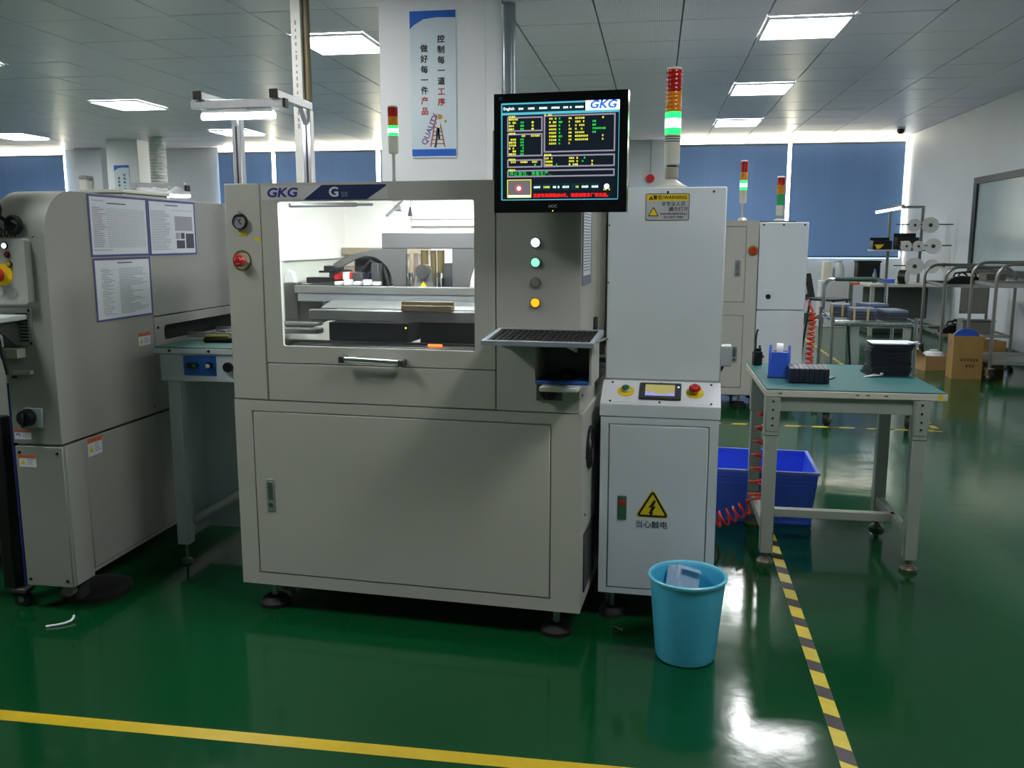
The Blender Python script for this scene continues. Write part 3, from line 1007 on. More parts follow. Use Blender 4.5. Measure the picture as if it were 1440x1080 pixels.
part('conveyor_edge', MB().box(.03, .26, .14, .20, 1.012, 1.030, .002).box(.03, .24, .20, .24, 1.035, 1.048, .002), RAILM, p)
part('pump_box', MB().box(.33, .42, .45, .6, .95, 1.06, .003), mat('beige pump box', (176, 158, 136), .5), p)
part('paper_roll', MB().cyl((.2, .6, 1.0), (.3, .6, 1.0), .06, n=20), mat('pale roll', (150, 172, 176), .5), p)
part('cable_loop', MB().tube([(.30, .46, 1.17), (.31, .455, 1.23), (.35, .45, 1.265), (.40, .455, 1.24), (.415, .46, 1.17)], .009, 8), BLACK, p)
part('cable_loop', MB().tube([(.33, .45, 1.17), (.345, .445, 1.22), (.375, .445, 1.235), (.395, .45, 1.17)], .007, 8), mat('blue grey cable', (50, 60, 80), .5), p)
for q in range(5):
    part('terminal_block', MB().box(.27 + q * .038, .298 + q * .038, .285, .31, 1.182, 1.196 + .007 * (q % 2), .002), CLEARP, p)
part('drive_unit', MB().box(.648, .685, .44, .50, 1.165, 1.262, .004), DARKG, p)
part('drive_unit', MB().box(.512, .53, .44, .50, 1.165, 1.30, .003), mat('tan drive', (140, 122, 104), .5), p)
part('cross_slide', MB().box(.04, .40, .52, .56, 1.175, 1.20, .003), BLACK, p)
part('carriage_foot', MB().box(.15, .24, .5, .53, 1.20, 1.232, .003), DARKG, p)
part('laser_glow', MB().cyl((.705, .078, .990), (.755, .078, .990), .0042, n=10), glow('lit orange sensor', (255, 70, 10), 4.0), p)
part('status_led', MB().cyl((.595, .158, 1.04), (.595, .161, 1.04), .003, n=8), glow('lit lime led', (190, 220, 60), 2.0), p)

# monitor
MW = PRM @ Vector((1.194, -.105, 0))
mo = thing('monitor', 'black monitor with a dark software screen in front of the printer column', 'monitor', (MW.x, MW.y, 1.432), PRZ)
hw, hh = .203, .352
bz = part('bezel', MB().ring((-hw, hw, 0, hh), (-.182, .178, .037, .325), -.012, .03, .003).box(-hw + .004, hw - .004, .0, .03, .004, hh - .004), mat('gloss black bezel', (9, 9, 11), .2, spec=.35), mo)
part('rear_shell', MB().box(-.16, .16, .028, .065, .05, .3, .02), BLACK, mo)
text('brand_mark', 'AOC', .012, mat('silver print', (150, 152, 156), .4), bz, at(FRONT, -.02, -.0126, .018), bold=.0004)
part('power_led', MB().box(-.021, -.018, -.0132, -.012, .0035, .006), glow('lit yellow led', (220, 220, 40), 1.5), bz)
part('corner_sticker', flat(at(FRONT, -.182, -.0125, .338), -.005, .005, -.005, .005), mat('blue sticker', (30, 56, 110), .5), bz)
SB = glow('screen dark field', (12, 22, 32), .55, (6, 8, 10))
SCY = glow('screen cyan', (70, 150, 165), .75)
SWH = glow('screen white', (232, 248, 252), .95)
SLB = glow('screen logo blue', (40, 90, 190), .8)
SGY = glow('screen grey lilac', (126, 120, 138), .62)
SYE = glow('screen yellow', (206, 204, 60), .75)
SGR = glow('screen green', (36, 190, 70), .75)
SRE = glow('screen red', (232, 26, 22), .9)
STE = glow('screen button', (8, 40, 46), .6)
scw, sch = .360, .288
S = at(FRONT, -.182, -.0022, .037)       # screen plane: x 0..360 mm, y 0..288 mm
scr = part('screen', MB().box(-.182, .178, -.002, .002, .037, .325), SB, mo)


def srect(m2, x0, x1, y0, y1, lv=0):
    # screen fractions measured from the upper left
    m2.box(x0 * scw, x1 * scw, (1 - y1) * sch, (1 - y0) * sch, .0002 + lv * .0003, .0004 + lv * .0003, M=S)
    return m2


def sframe(m2, x0, x1, y0, y1, t=.006, lv=0):
    ty = t * scw / sch
    srect(m2, x0, x1, y0, y0 + ty, lv)
    srect(m2, x0, x1, y1 - ty, y1, lv)
    srect(m2, x0, x0 + t, y0 + ty, y1 - ty, lv)
    srect(m2, x1 - t, x1, y0 + ty, y1 - ty, lv)
    return m2


def scribble(m2, x, y, n, s=.016):
    # unreadable small characters: a few strokes each
    for q in range(n):
        if random.random() < .08:
            continue
        a, b = x + q * s, y
        k = random.randint(0, 2)
        srect(m2, a, a + s * .8, b + .002, b + .006, 1)
        srect(m2, a, a + s * .8, b + .013, b + .017, 1)
        if k != 1:
            srect(m2, a + s * .3, a + s * .5, b, b + .020, 1)
        if k != 0:
            srect(m2, a + s * .05, a + s * .2, b + .004, b + .02, 1)
            srect(m2, a + s * .6, a + s * .75, b + .004, b + .02, 1)


cy = MB()
sframe(cy, 0, 1, 0, 1, .008)
srect(cy, 0, 1, .095, .12)
srect(cy, 0, .71, .0, .014)
part('window_border', cy, SCY, scr, smooth=False)
part('logo_field', srect(MB(), .715, 1, 0, .095, 1), SWH, scr, smooth=False)
text('screen_logo', 'GKG', .031, SLB, scr, S @ Matrix.Translation((.858 * scw, .957 * sch, .0009)), bold=.0011, shear=.2, sx=1.22)
fr = MB()
for a in ((.05, .355, .14, .29), (.365, .965, .13, .51), (.05, .355, .31, .545), (.05, .355, .575, .66), (.365, .965, .535, .66), (.05, .965, .685, .76)):
    sframe(fr, *a, t=.012)
part('panel_border', fr, SGY, scr, smooth=False)
ye, gn, wh, rd = MB(), MB(), MB(), MB()
for x, y in ((.06, .128), (.37, .12), (.06, .30), (.06, .565), (.37, .525), (.06, .675)):
    scribble(ye, x, y, 4)
for q in range(4):
    scribble(ye, .065, .155 + q * .033, 4 if q else 5)
    if q:
        scribble(gn, .165, .155 + q * .033, 2)
        scribble(ye, .26, .155 + q * .033, 1, .024)
scribble(ye, .16, .325, 3)
scribble(ye, .255, .325, 5)
for q in range(6):
    scribble(ye, .065, .36 + q * .030, 4)
    scribble(gn, .165, .36 + q * .030, 2)
for x in (.065, .165, .265):
    scribble(ye, x, .592, 4)
scribble(gn, .285, .622, 1)
for q in range(8):
    scribble(ye, .41, .158 + q * .036, 4)
    scribble(gn, .492, .158 + q * .036, 1 + q % 2)
    scribble(ye, .575, .158 + q * .036, 2, .014)
for q in range(7):
    scribble(ye, .63, .158 + q * .036, 5 if q < 5 else 7)
for q, n in ((1, 2), (2, 2), (3, 7), (4, 2)):
    scribble(gn, .775, .158 + q * .036, n)
for q in (5, 6):
    scribble(ye, .855, .158 + q * .036, 1)
scribble(ye, .855, .158, 1)
for q in range(3):
    scribble(ye, .38, .56 + q * .033, 4)
    scribble(ye, .58, .56 + q * .033, 5)
    scribble(gn, .69, .56 + q * .033, 2 if q == 0 else 1)
    if q:
        scribble(ye, .77, .56 + q * .033, 1)
scribble(gn, .47, .626, 2)
for x, n in ((.115, 4), (.21, 4), (.305, 5), (.41, 5), (.51, 5), (.61, 5)):
    scribble(wh, x + .02, .048, n, .014)
bt = MB()
srect(bt, .012, .705, .025, .088)
for q in range(7):
    x = .275 + q * .082
    srect(bt, x, x + .07, .83, .895)
    scribble(ye if q in (1, 4) else wh, x + .008, .855, 4, .014)
part('button_field', bt, STE, scr, smooth=False)['kind'] = 'stuff'
for nm, m2, mm in (('yellow_readout', ye, SYE), ('green_readout', gn, SGR), ('white_readout', wh, SWH)):
    o = part(nm, m2, mm, scr, smooth=False)
    o['kind'] = 'stuff'
text('language_button', 'English', .0125, SWH, scr, S @ Matrix.Translation((.065 * scw, .945 * sch, .0009)))
text('status_line', '停止复位，准备生产...', .0135, SGR, scr, S @ Matrix.Translation((.07 * scw, .275 * sch, .0009)), align='LEFT')
text('warning_line', '注册有效期剩余0天，请提前联系厂商注册。', .0122, SRE, scr, S @ Matrix.Translation((.275 * scw, .046 * sch, .0009)), align='LEFT', bold=.0003)
part('camera_view', srect(MB(), .055, .255, .79, .965, 1), glow('screen camera grey', (96, 90, 94), .6), scr, smooth=False)
part('camera_frame', sframe(MB(), .05, .26, .783, .972, .006, 2), SYE, scr, smooth=False)
cvx, cvy = .152 * scw, (1 - .875) * sch
part('fiducial_ring', MB().tube([(cvx + .0115 * math.cos(a), cvy + .0115 * math.sin(a), .0012) for a in [k * PI / 12 for k in range(25)]], .0007, 5, S), SRE, scr)
part('fiducial_dot', MB().cyl((cvx, cvy, .0005), (cvx, cvy, .0014), .0065, n=20, M=S), SWH, scr)
part('view_strip', srect(MB(), .06, .25, .945, .965, 3), SWH, scr, smooth=False)
part('hand_icon', MB().cyl((.90 * scw, .135 * sch, .0004), (.90 * scw, .135 * sch, .0012), .008, n=10, M=S), SWH, scr)
mb = MB()
scribble(mb, .875, .885, 4, .014)
part('icon_caption', mb, SYE, scr, smooth=False)['kind'] = 'stuff'

# keyboard
KW = PRM @ Vector((1.150, -.118, 0))
kb = thing('keyboard', 'silver framed keyboard with black keys on the tray below the monitor', 'keyboard', (KW.x, KW.y, 1.0455), PRZ)
KM = Matrix.Rotation(R(4.5), 4, 'X')
KSIL = mat('silver keyboard frame', (176, 182, 190), .35, metal=.3)
part('frame', MB().ring((-.172, .172, -.118, .112), (-.158, .158, -.102, .100), -.012, .002, M=KM @ Matrix.Rotation(-PI / 2, 4, 'X') @ Matrix.Scale(1, 4)).box(-.16, .16, -.105, .103, -.002, .002, M=KM), KSIL, kb)
mb = MB()
for rr in range(6):
    for cc in range(18):
        if rr == 0 and 4 <= cc <= 8:
            continue
        x = -.156 + cc * .01745
        y = -.099 + rr * .0330
        mb.box(x, x + .0150, y, y + .0285, .003, .0105, .0015, M=KM)
mb.box(-.156 + 4 * .01745, -.156 + 9 * .01745 - .002, -.099, -.0705, .003, .0105, .0015, M=KM)
part('keys', mb, mat('matt key', (14, 14, 16), .7, spec=.25), kb)['kind'] = 'stuff'
part('key_bed', MB().box(-.158, .158, -.102, .100, .0015, .004, M=KM), BLACK, kb)

# trackball mouse on the blue mat
TW = PRM @ Vector((1.200, .045, 0))
ms = thing('trackball_mouse', 'black mouse on the small blue shelf under the keyboard', 'mouse', (TW.x, TW.y, .899), PRZ)
part('body', MB().lathe([(.028, 0), (.030, .008), (.026, .02), (.018, .028), (0, .031)], 22), BLACK, ms)
part('wheel', MB().cyl((-.004, -.005, .029), (.004, -.005, .029), .005, n=12), DARKG, ms)

# document holder on the printer's right side
DW = PRM @ Vector((W + .0005, .115, 0))
dh = thing('document_sleeve', 'violet edged document sleeve on the narrow right side of the printer', 'document', (DW.x, DW.y, 1.205), PRZ)
Sd = SIDE
part('sheet', flat(Sd, -.085, .085, .02, .26, .002), WHITE, dh)
part('edge', MB().box(-.095, .095, 0, .03, 0, .003, M=Sd).box(-.095, -.085, .03, .27, 0, .003, M=Sd).box(.085, .095, .03, .27, 0, .003, M=Sd), mat('grey violet edge', (120, 126, 150), .4), dh)
mb = MB()
for q in range(22):
    mb.box(-.07, .07, .045 + q * .0095, .048 + q * .0095, .0021, .0024, M=Sd)
part('fine_print', mb, INKG, dh, smooth=False)['kind'] = 'stuff'

signal_tower('slim stack light with green lit on top of the cream printer, before the white column', (-1.083, 3.66, ZT), .0212, (.02, .165, .233, .272, .309, .346), True)

# ================================================================== BOARD LOADER on the right
LO = Vector((-.175, 3.05, 0))
LRZ = R(-2.4)
LM_ = Matrix.Translation(LO) @ Matrix.Rotation(LRZ, 4, 'Z')
f = thing('board_loader', 'tall pale blue-grey board loader with sloped console and shock warning triangle', 'machine', LO, LRZ)
LWD = .402
cab = part('base_cabinet', MB().box(0, LWD, .012, .72, .1, .742, .003), PALE, f)
part('cabinet_frame', MB().ring((0, LWD, .1, .742), (.028, .372, .12, .72), -.001, .014), PALE, cab)
d = part('cabinet_door', MB().box(.032, .368, -.002, .009, .124, .716, .002), PALE, f)
l = part('latch', MB().box(.064, .096, -.006, .0, .376, .462, .002), mat('green latch', (62, 104, 84), .4), d)
part('red_flag', MB().box(.069, .091, -.008, -.005, .43, .446, .001), RED, l)
# shock sign
T3 = at(FRONT, .186, -.0022, .0)


def tri(m2, s, z0, z1, cz=.4235, M=T3, r=.12):
    # equilateral triangle with clipped tips
    P3 = [Vector((-s * .5, -s * .289)), Vector((s * .5, -s * .289)), Vector((0, s * .577))]
    pts = []
    for k in range(3):
        a, b, c = P3[k], P3[(k + 1) % 3], P3[(k - 1) % 3]
        pts.append(a + (c - a) * r)
        pts.append(a + (a - (b + c) / 2).normalized() * -s * r * .55)
        pts.append(a + (b - a) * r)
    m2.prism([(q.x, q.y + cz) for q in pts], 'z', z0, z1, M=M)
    return m2


sg = part('shock_sign', tri(MB(), .124, 0, .0006), YEL, d)
part('black_border', tri(MB(), .114, .0006, .0009), INK, sg, smooth=False)
part('yellow_field', tri(MB(), .088, .0009, .0012, r=.04), YEL, sg, smooth=False)
part('lightning_bolt', MB().prism([(.004, .452), (-.014, .424), (-.004, .426), (-.010, .408), (-.014, .409), (-.004, .393), (.004, .407), (-.001, .407), (.012, .431), (.003, .429), (.012, .450)], 'z', .0012, .0015, M=T3), INK, sg, smooth=False)
text('sign_caption', '当心触电', .0285, INK, sg, T3 @ Matrix.Translation((-.003, .361, .0003)), bold=.0004)
# console
con = part('console', MB().prism([(0, .746), (0, .786), (.122, .853), (.122, .746)], 'x', -.004, LWD + .004), PALE, f)
sl = math.atan2(.067, .122)
CM = Matrix.Translation((0, 0, .786)) @ Matrix.Rotation(sl, 4, 'X')          # console plane: x across, y up the slope
part('console_face', MB().box(-.003, LWD + .003, .002, .137, .0, .0015, M=CM), PALEW, con)
cp = part('console_plate', MB().box(.026, .378, .012, .128, .0015, .0025, M=CM), PALEW, con)
for x in (.03, .2, .374):
    for y in (.017, .123):
        screw(con, CM @ Matrix.Translation((x, y, .0025)), .0042)
bd = part('start_button', MB().cyl((.080, .078, .003), (.080, .078, .014), .0145, n=22, M=CM), mat('white collar', (222, 222, 206), .4), f)
part('yellow_disc', MB().cyl((.080, .074, .002), (.080, .074, .0035), .030, n=28, M=CM), YEL, bd)
part('green_cap', MB().lathe([(.0135, .014), (.0135, .018), (.011, .020), (0, .0205)], 22, M=CM @ Matrix.Translation((.080, .078, 0))), GREENB, bd)
estop(f, CM @ Matrix.Translation((.318, .076, .0022)), .0205)
hm = part('touch_panel', MB().box(.128, .272, .028, .118, .002, .012, .003, M=CM), mat('charcoal panel', (52, 54, 62), .4), f)
part('display', MB().box(.148, .250, .042, .104, .012, .0125, M=CM), glow('lit olive display', (148, 140, 84), .42), hm)
mb = MB()
for q, h_ in enumerate((.022, .012, .020, .012, .008, .008, .008, .008, .012, .016, .016)):
    mb.box(.149 + q * .0092, .1575 + q * .0092, .043, .043 + h_, .0125, .0129, M=CM)
part('display_keys', mb, glow('lit violet keys', (124, 130, 205), .5), hm, smooth=False)['kind'] = 'stuff'
part('green_led', MB().cyl((.262, .092, .012), (.262, .092, .0135), .0035, n=10, M=CM), glow('lit mint led', (150, 230, 190), 1.0), hm)
# upper cabinet
up = part('upper_cabinet', MB().box(.002, .404, .122, .72, .857, 1.528, .004), PALE, f)
for x, z in ((.03, 1.512), (.36, 1.512), (.206, 1.511)):
    screw(up, at(FRONT, x, .122, z), .004)
for y, z in ((.1221, 1.4), (.1221, 1.2), (.1221, 1.0)):
    screw(up, at(FRONT, .007, y, z), .003)
WS = at(FRONT, .205, .1216, 1.461)
ws = part('warning_sticker', MB().prism(rrect(.149, .092, .006), 'z', 0, .0005, M=WS), INK, f, 'black edged sticker with yellow WARNING strip')
part('grey_field', MB().prism(rrect(.145, .088, .005), 'z', .0005, .0008, M=WS), mat('silver sticker', (182, 186, 190), .4), ws, smooth=False)
part('yellow_strip', MB().box(-.0715, .0715, .021, .0425, .0008, .0011, M=WS), YEL, ws, smooth=False)
text('heading', '警告/WARNING', .0155, INK, ws, WS @ Matrix.Translation((.008, .0315, .0014)), bold=.0004, space=1.05)
text('notice', '非专业人员', .0165, INK, ws, WS @ Matrix.Translation((.02, .0095, .0012)), bold=.0001)
text('notice', '請勿打开', .0165, INK, ws, WS @ Matrix.Translation((.038, -.0085, .0012)), bold=.0001)
text('notice', 'NON-PROFESSIONALS', .0096, INK, ws, WS @ Matrix.Translation((.022, -.0235, .0012)), bold=.0002, sx=.95)
text('notice', 'DO NOT OPEN', .0096, INK, ws, WS @ Matrix.Translation((.022, -.0345, .0012)), bold=.0002)


def smalltri(x, y, s, m2, m3):
    t_ = tri(MB(), s, .0012, .0015, cz=y, M=WS @ Matrix.Translation((x, 0, 0)), r=.06)
    a = part('hazard_triangle', t_, m2, ws, smooth=False)
    mb_ = MB().box(x - s * .05, x + s * .05, y - s * .02, y + s * .3, .0015, .0018, M=WS).box(x - s * .05, x + s * .05, y - s * .18, y - s * .08, .0015, .0018, M=WS)
    part('exclamation_mark', mb_, m3, ws, smooth=False)['kind'] = 'stuff'


smalltri(-.047, -.020, .037, INK, YEL)
part('triangle_field', tri(MB(), .028, .0015, .0017, cz=-.020, M=WS @ Matrix.Translation((-.047, 0, 0)), r=.04), YEL, ws, smooth=False)
smalltri(-.056, .030, .016, INK, YEL)
# socket box and cable on the right flank, lower flank vents
sb = part('socket_box', MB().box(LWD + .002, LWD + .055, .5, .58, .86, .94, .003), mat('grey socket box', (166, 168, 170), .4), f)
part('socket_cable', MB().tube([(LWD + .02, .56, .86), (LWD + .022, .565, .845), (LWD + .012, .57, .83), (LWD - .006, .575, .825)], .006, 8), BLACK, sb)
part('cord_loop', MB().tube([(LWD - .005, .06, .30), (LWD + .014, .05, .28), (LWD + .018, .05, .25), (LWD + .012, .05, .22), (LWD - .004, .06, .20)], .004, 8), BLACK, f)
for x, y in ((.045, .05), (.36, .05), (.045, .66), (.36, .66)):
    level_foot(f, x, y, .1, .045, .03)
tw = LM_ @ Vector((.213, .24, 0))
signal_tower('large stack light with bright green lens on the pale board loader', (tw.x, tw.y, 1.528), .0275, (.055, .085, .187, .263, .332, .405), True, False)


# ================================================================== PLACEMENT MACHINE at the left
lm = thing('placement_machine', 'large grey placement machine with rounded top edge at the left picture edge', 'machine', (-2.058, 2.78, 0))
# local: x 0 is the flank facing the printer, y 0 the front face
prof = [(0, .634), (0, 1.37)]
for q in range(9):
    a = PI - q / 8 * PI / 2
    prof.append((.15 + .15 * math.cos(a), 1.37 + .15 * math.sin(a)))
prof += [(.632, 1.52), (.632, .634)]
part('upper_body', MB().prism(prof, 'x', -.195, -.003), GREYF, lm)
part('rear_body', MB().box(-.195, -.06, .64, 1.9, .634, 1.515), GREYF, lm)
flank = part('flank_panel', MB().prism(prof, 'x', -.0028, 0), GREYM, lm, 'smooth warm grey flank panel')
QZ = Matrix.Rotation(PI / 2, 4, 'Z')
part('flank_panel', MB().box(-.02, 0, .636, 1.9, 1.035, 1.52, .002), GREYM, lm)
part('flank_panel', MB().ring((.636, 1.9, .634, 1.031), (.71, 1.75, .926, .992), 0, .02, .02, M=QZ), GREYM, lm)
part('opening_dark_plate', MB().box(-.0598, -.055, .70, 1.76, .92, 1.005), mat('opening shade black', (6, 6, 7), .7), lm)  # black plate behind the opening, its colour stands in for the unlit depth
part('inner_core', MB().box(-1.1, -.196, .35, 1.88, .634, 1.50, .01), GREYF, lm)
part('base_core', MB().box(-1.1, -.19, .3, 1.88, .13, .626), DARKG, lm)
part('base_front', MB().box(-.188, 0, 0, .02, .1, .624, .003), GREYF, lm)
part('corner_post', MB().box(-.03, 0, .02, .128, .1, .624, .002), GREYM, lm)
part('base_flank', MB().box(-.022, -.001, .133, 1.9, .128, .624, .003), GREYM, lm)
part('base_lip', MB().box(-.03, -.004, .133, 1.9, .112, .126), GREYM, lm)
part('blue_edge', MB().box(-.196, -.1885, -.001, .02, .1, .85), mat('navy edge strip', (28, 36, 110), .4), lm)
for x, z in ((-.17, .60), (-.022, .60), (-.17, .125), (-.022, .125)):
    screw(lm, at(FRONT, x, 0, z), .006)
screw(lm, at(SIDE, 0, .662, .985), .006)
screw(lm, at(SIDE, 0, .60, .66), .004)
LF = at(FRONT, 0, 0, 0)
text('model_lettering', '20R', .042, INK, lm, at(FRONT, -.20 + .058, -.0005, 1.373), bold=.0006)
for x in (-.09, -.045):
    screw(lm, at(FRONT, x, 0, 1.362), .004, STEEL)
# control box
cb = part('control_box', MB().prism(rrect(.19, .222, .012, cx=-.152, cy=1.243), 'y', -.032, 0), mat('pale control box', (168, 174, 166), .4), lm)
CF = at(FRONT, 0, -.032, 0)
button(cb, CF @ Matrix.Translation((-.128, 1.330, 0)), .009, LWHITE, BLACK)
button(cb, CF @ Matrix.Translation((-.122, 1.300, 0)), .009, mat('dark red button', (128, 22, 26), .35), BLACK)
button(cb, CF @ Matrix.Translation((-.117, 1.268, 0)), .009, mat('amber button', (206, 160, 24), .35), BLACK)
estop(cb, CF @ Matrix.Translation((-.146, 1.232, 0)), .025)
for x in (-.116, -.168):
    part('blank_plug', MB().cyl((x, 1.173, 0), (x, 1.173, .003), .019, n=22, M=CF), mat('plug grey', (176, 180, 174), .4), cb)
# vent
vp = part('vent_plate', MB().box(-.19, -.075, -.004, 0, .985, 1.118, .001), GREYF, lm)
for q in range(9):
    part('vent_slot', MB().box(-.135, -.09, -.0052, -.004, 1.0 + q * .0115, 1.006 + q * .0115), BLACK, vp)
for x, z in ((-.083, 1.108), (-.083, .994)):
    screw(vp, at(FRONT, x, -.004, z), .005)
# ledge with bracket plates and hanging strap
lg = part('ledge', MB().box(-.30, -.090, -.17, -.002, 1.075, 1.094, .004), mat('white ledge', (206, 212, 212), .4), lm)
part('ledge_bracket', MB().prism([(-.004, 1.074), (-.15, 1.074), (-.02, .985), (-.004, .985)], 'x', -.128, -.122), mat('dark olive bracket', (62, 70, 60), .5), lg)
part('ledge_bracket', MB().prism([(-.004, 1.074), (-.15, 1.074), (-.02, .985), (-.004, .985)], 'x', -.25, -.244), MATS['dark olive bracket'], lg)
part('catch_plate', MB().box(-.24, -.105, -.05, -.006, .945, .978, .002), mat('worn ivory plate', (166, 164, 148), .5, var=.12, scale=40), lm)
part('catch_plate', MB().box(-.15, -.085, -.02, -.001, .885, .899, .001), MATS['worn ivory plate'], lm)
part('strap', MB().tube([(-.172, -.06, 1.07), (-.158, -.058, .97), (-.15, -.05, .90), (-.149, -.05, .888)], .006, 8), BLACK, lm)
part('label_plate', MB().box(-.172, -.152, -.003, 0, .868, .878), BLACK, lm)
# isolator switch
iso = part('isolator_plate', MB().box(-.130, -.062, -.008, 0, .692, .764, .003), mat('pale isolator plate', (158, 170, 174), .4), lm)
part('isolator_knob', MB().lathe([(.031, .008), (.031, .018), (.027, .036), (.0, .037)], 24, M=at(FRONT, -.116, 0, .731)), BLACK, iso)
part('isolator_grip', MB().box(-.122, -.110, -.046, -.03, .700, .752, .003), BLACK, iso)
warn_label(lm, at(FRONT, -.150, -.0005, .666), .066, .036, 'arrow')
warn_label(lm, at(FRONT, -.140, -.0005, .570), .068, .046)
warn_label(lm, at(SIDE, .0004, .183, .588), .085, .068)
warn_label(lm, at(SIDE, .0004, .556, .950), .085, .052)
# monitor arm with cable at the upper left
ar = part('monitor_arm', MB().box(-.30, -.148, -.14, -.06, 1.47, 1.73, .012), mat('arm grey', (170, 172, 160), .45), lm)
part('arm_cap', MB().box(-.31, -.150, -.15, -.06, 1.73, 1.775, .012), mat('arm cap', (196, 200, 202), .4), ar)
part('arm_cable', MB().tube([(-.152, -.10, 1.66), (-.138, -.09, 1.58), (-.128, -.06, 1.50), (-.138, -.03, 1.45), (-.15, -.02, 1.43), (-.12, -.012, 1.405), (-.105, -.006, 1.395)], .008, 8), BLACK, ar)
part('cable_gland', MB().tube([(-.105 + .026 * math.cos(a), -.012, 1.40 + .026 * math.sin(a)) for a in [k * PI / 10 for k in range(21)]], .009, 8), BLACKR, lm)
part('pedestal', MB().cyl((-.06, .12, 0), (-.06, .12, .1), .03, n=16), DARKG, lm)
part('pedestal', MB().cyl((-.2, 1.75, 0), (-.2, 1.75, .13), .04, n=16), DARKG, lm)
part('pedestal', MB().cyl((-1.0, 1.75, 0), (-1.0, 1.75, .13), .04, n=16), DARKG, lm)
part('pedestal', MB().cyl((-1.0, .4, 0), (-1.0, .4, .13), .04, n=16), DARKG, lm)
part('foot_pad', MB().lathe([(.13, 0), (.13, .015), (.10, .028), (.05, .034)], 28, cx=-.06, cy=.22), BLACKR, lm)
part('caster_tip', MB().cyl((-.062, .05, .065), (-.062, .075, .065), .022, n=16), mat('grey caster', (120, 122, 116), .5), lm)

# feeder trolley standing left of the machine front
ft = thing('feeder_trolley', 'dark trolley post on a caster at the lower left picture edge', 'trolley', (-2.30, 2.80, 0))
part('post', MB().box(-.06, -.01, .0, .05, .07, .72, .004), BLACK, ft)
part('rail', MB().box(-.06, -.012, .05, .5, .3, .34, .003).box(-.5, -.06, .01, .05, .2, .24, .003), DARKG, ft)
part('pale_plate', MB().box(-.02, .02, .08, .1, .34, .72, .002), mat('pale trolley plate', (150, 154, 150), .5), ft)
c = part('caster', MB().box(-.035, .03, .0, .05, .055, .072, .003), DARKG, ft)
part('wheel', MB().cyl((.0, .01, .028), (.0, .035, .028), .028, n=20), BLACKR, c)
part('hub', MB().cyl((.0, .007, .028), (.0, .038, .028), .012, n=16), STEEL, c)

# documents on the flank
def document(y0, y1, z0, z1, label, kind):
    t = thing('document_sleeve', label, 'document', (-2.0575, (y0 + y1) / 2, z0), 0, 'framed documents on the placement machine')
    hw_, h_ = (y1 - y0) / 2, z1 - z0
    M_ = SIDE
    part('sheet', flat(M_, -hw_, hw_, 0, h_, .0015), WHITE, t)
    e = .0075
    fr_ = MB().box(-hw_, hw_, 0, e, .0015, .003, M=M_).box(-hw_, hw_, h_ - e, h_, .0015, .003, M=M_).box(-hw_, -hw_ + e, e, h_ - e, .0015, .003, M=M_).box(hw_ - e, hw_, e, h_ - e, .0015, .003, M=M_)
    part('frame', fr_, PURPLE, t)
    ink, dk = MB(), MB()

    def ln(x0, x1, y, th=.002, m2=ink):
        m2.box(-hw_ + 2 * hw_ * x0, -hw_ + 2 * hw_ * x1, h_ * y, h_ * y + th, .0016, .0019, M=M_)

    def vln(x, y0_, y1_):
        ink.box(-hw_ + 2 * hw_ * x, -hw_ + 2 * hw_ * x + .001, h_ * y0_, h_ * y1_, .0016, .0019, M=M_)
    if kind == 0:
        ln(.05, .25, .9, .003)
        ln(.3, .62, .86, .004, dk)
        for q in range(19):
            ln(.05, .93, .15 + q * .035, .0009)
            ln(.06, random.uniform(.15, .28), .16 + q * .035, .003)
        for q in range(22):
            vln(.30 + q * .03, .15, .78)
        ln(.05, .35, .10, .003)
    elif kind == 1:
        ln(.35, .62, .9, .004, dk)
        for q in range(24):
            ln(.05, random.uniform(.32, .45), .10 + q * .03, .0025)
        ln(.5, .95, .82, .002)
        for (a, b, c2, d2) in ((.54, .93, .45, .72), (.55, .64, .30, .41), (.66, .74, .30, .41), (.77, .95, .12, .40), (.56, .74, .12, .27)):
            (dk if d2 < .42 and a > .6 or d2 < .28 else ink).box(-hw_ + 2 * hw_ * a, -hw_ + 2 * hw_ * b, h_ * c2, h_ * d2, .0016, .002, M=M_)
    else:
        ln(.4, .66, .91, .004, dk)
        for q in range(28):
            x0_ = .12 if q % 5 else .15
            ln(x0_, x0_ + random.uniform(.1, .2), .09 + q * .027, .0025)
            ln(.42, random.uniform(.6, .93), .09 + q * .027, .0025)
        ln(.1, .93, .80, .001)
    part('fine_print', ink, mat('soft grey ink', (172, 174, 184), .6), t, smooth=False)['kind'] = 'stuff'
    part('dark_print', dk, mat('charcoal ink', (84, 86, 96), .6), t, smooth=False)['kind'] = 'stuff'


document(3.026, 3.412, 1.287, 1.516, 'wide gridded form, upper left of the three framed sheets on the grey machine', 0)
document(3.419, 3.796, 1.285, 1.515, 'framed sheet with dark photos, upper right on the grey machine', 1)
document(3.032, 3.41, 1.044, 1.281, 'framed text sheet hanging below the gridded form', 2)

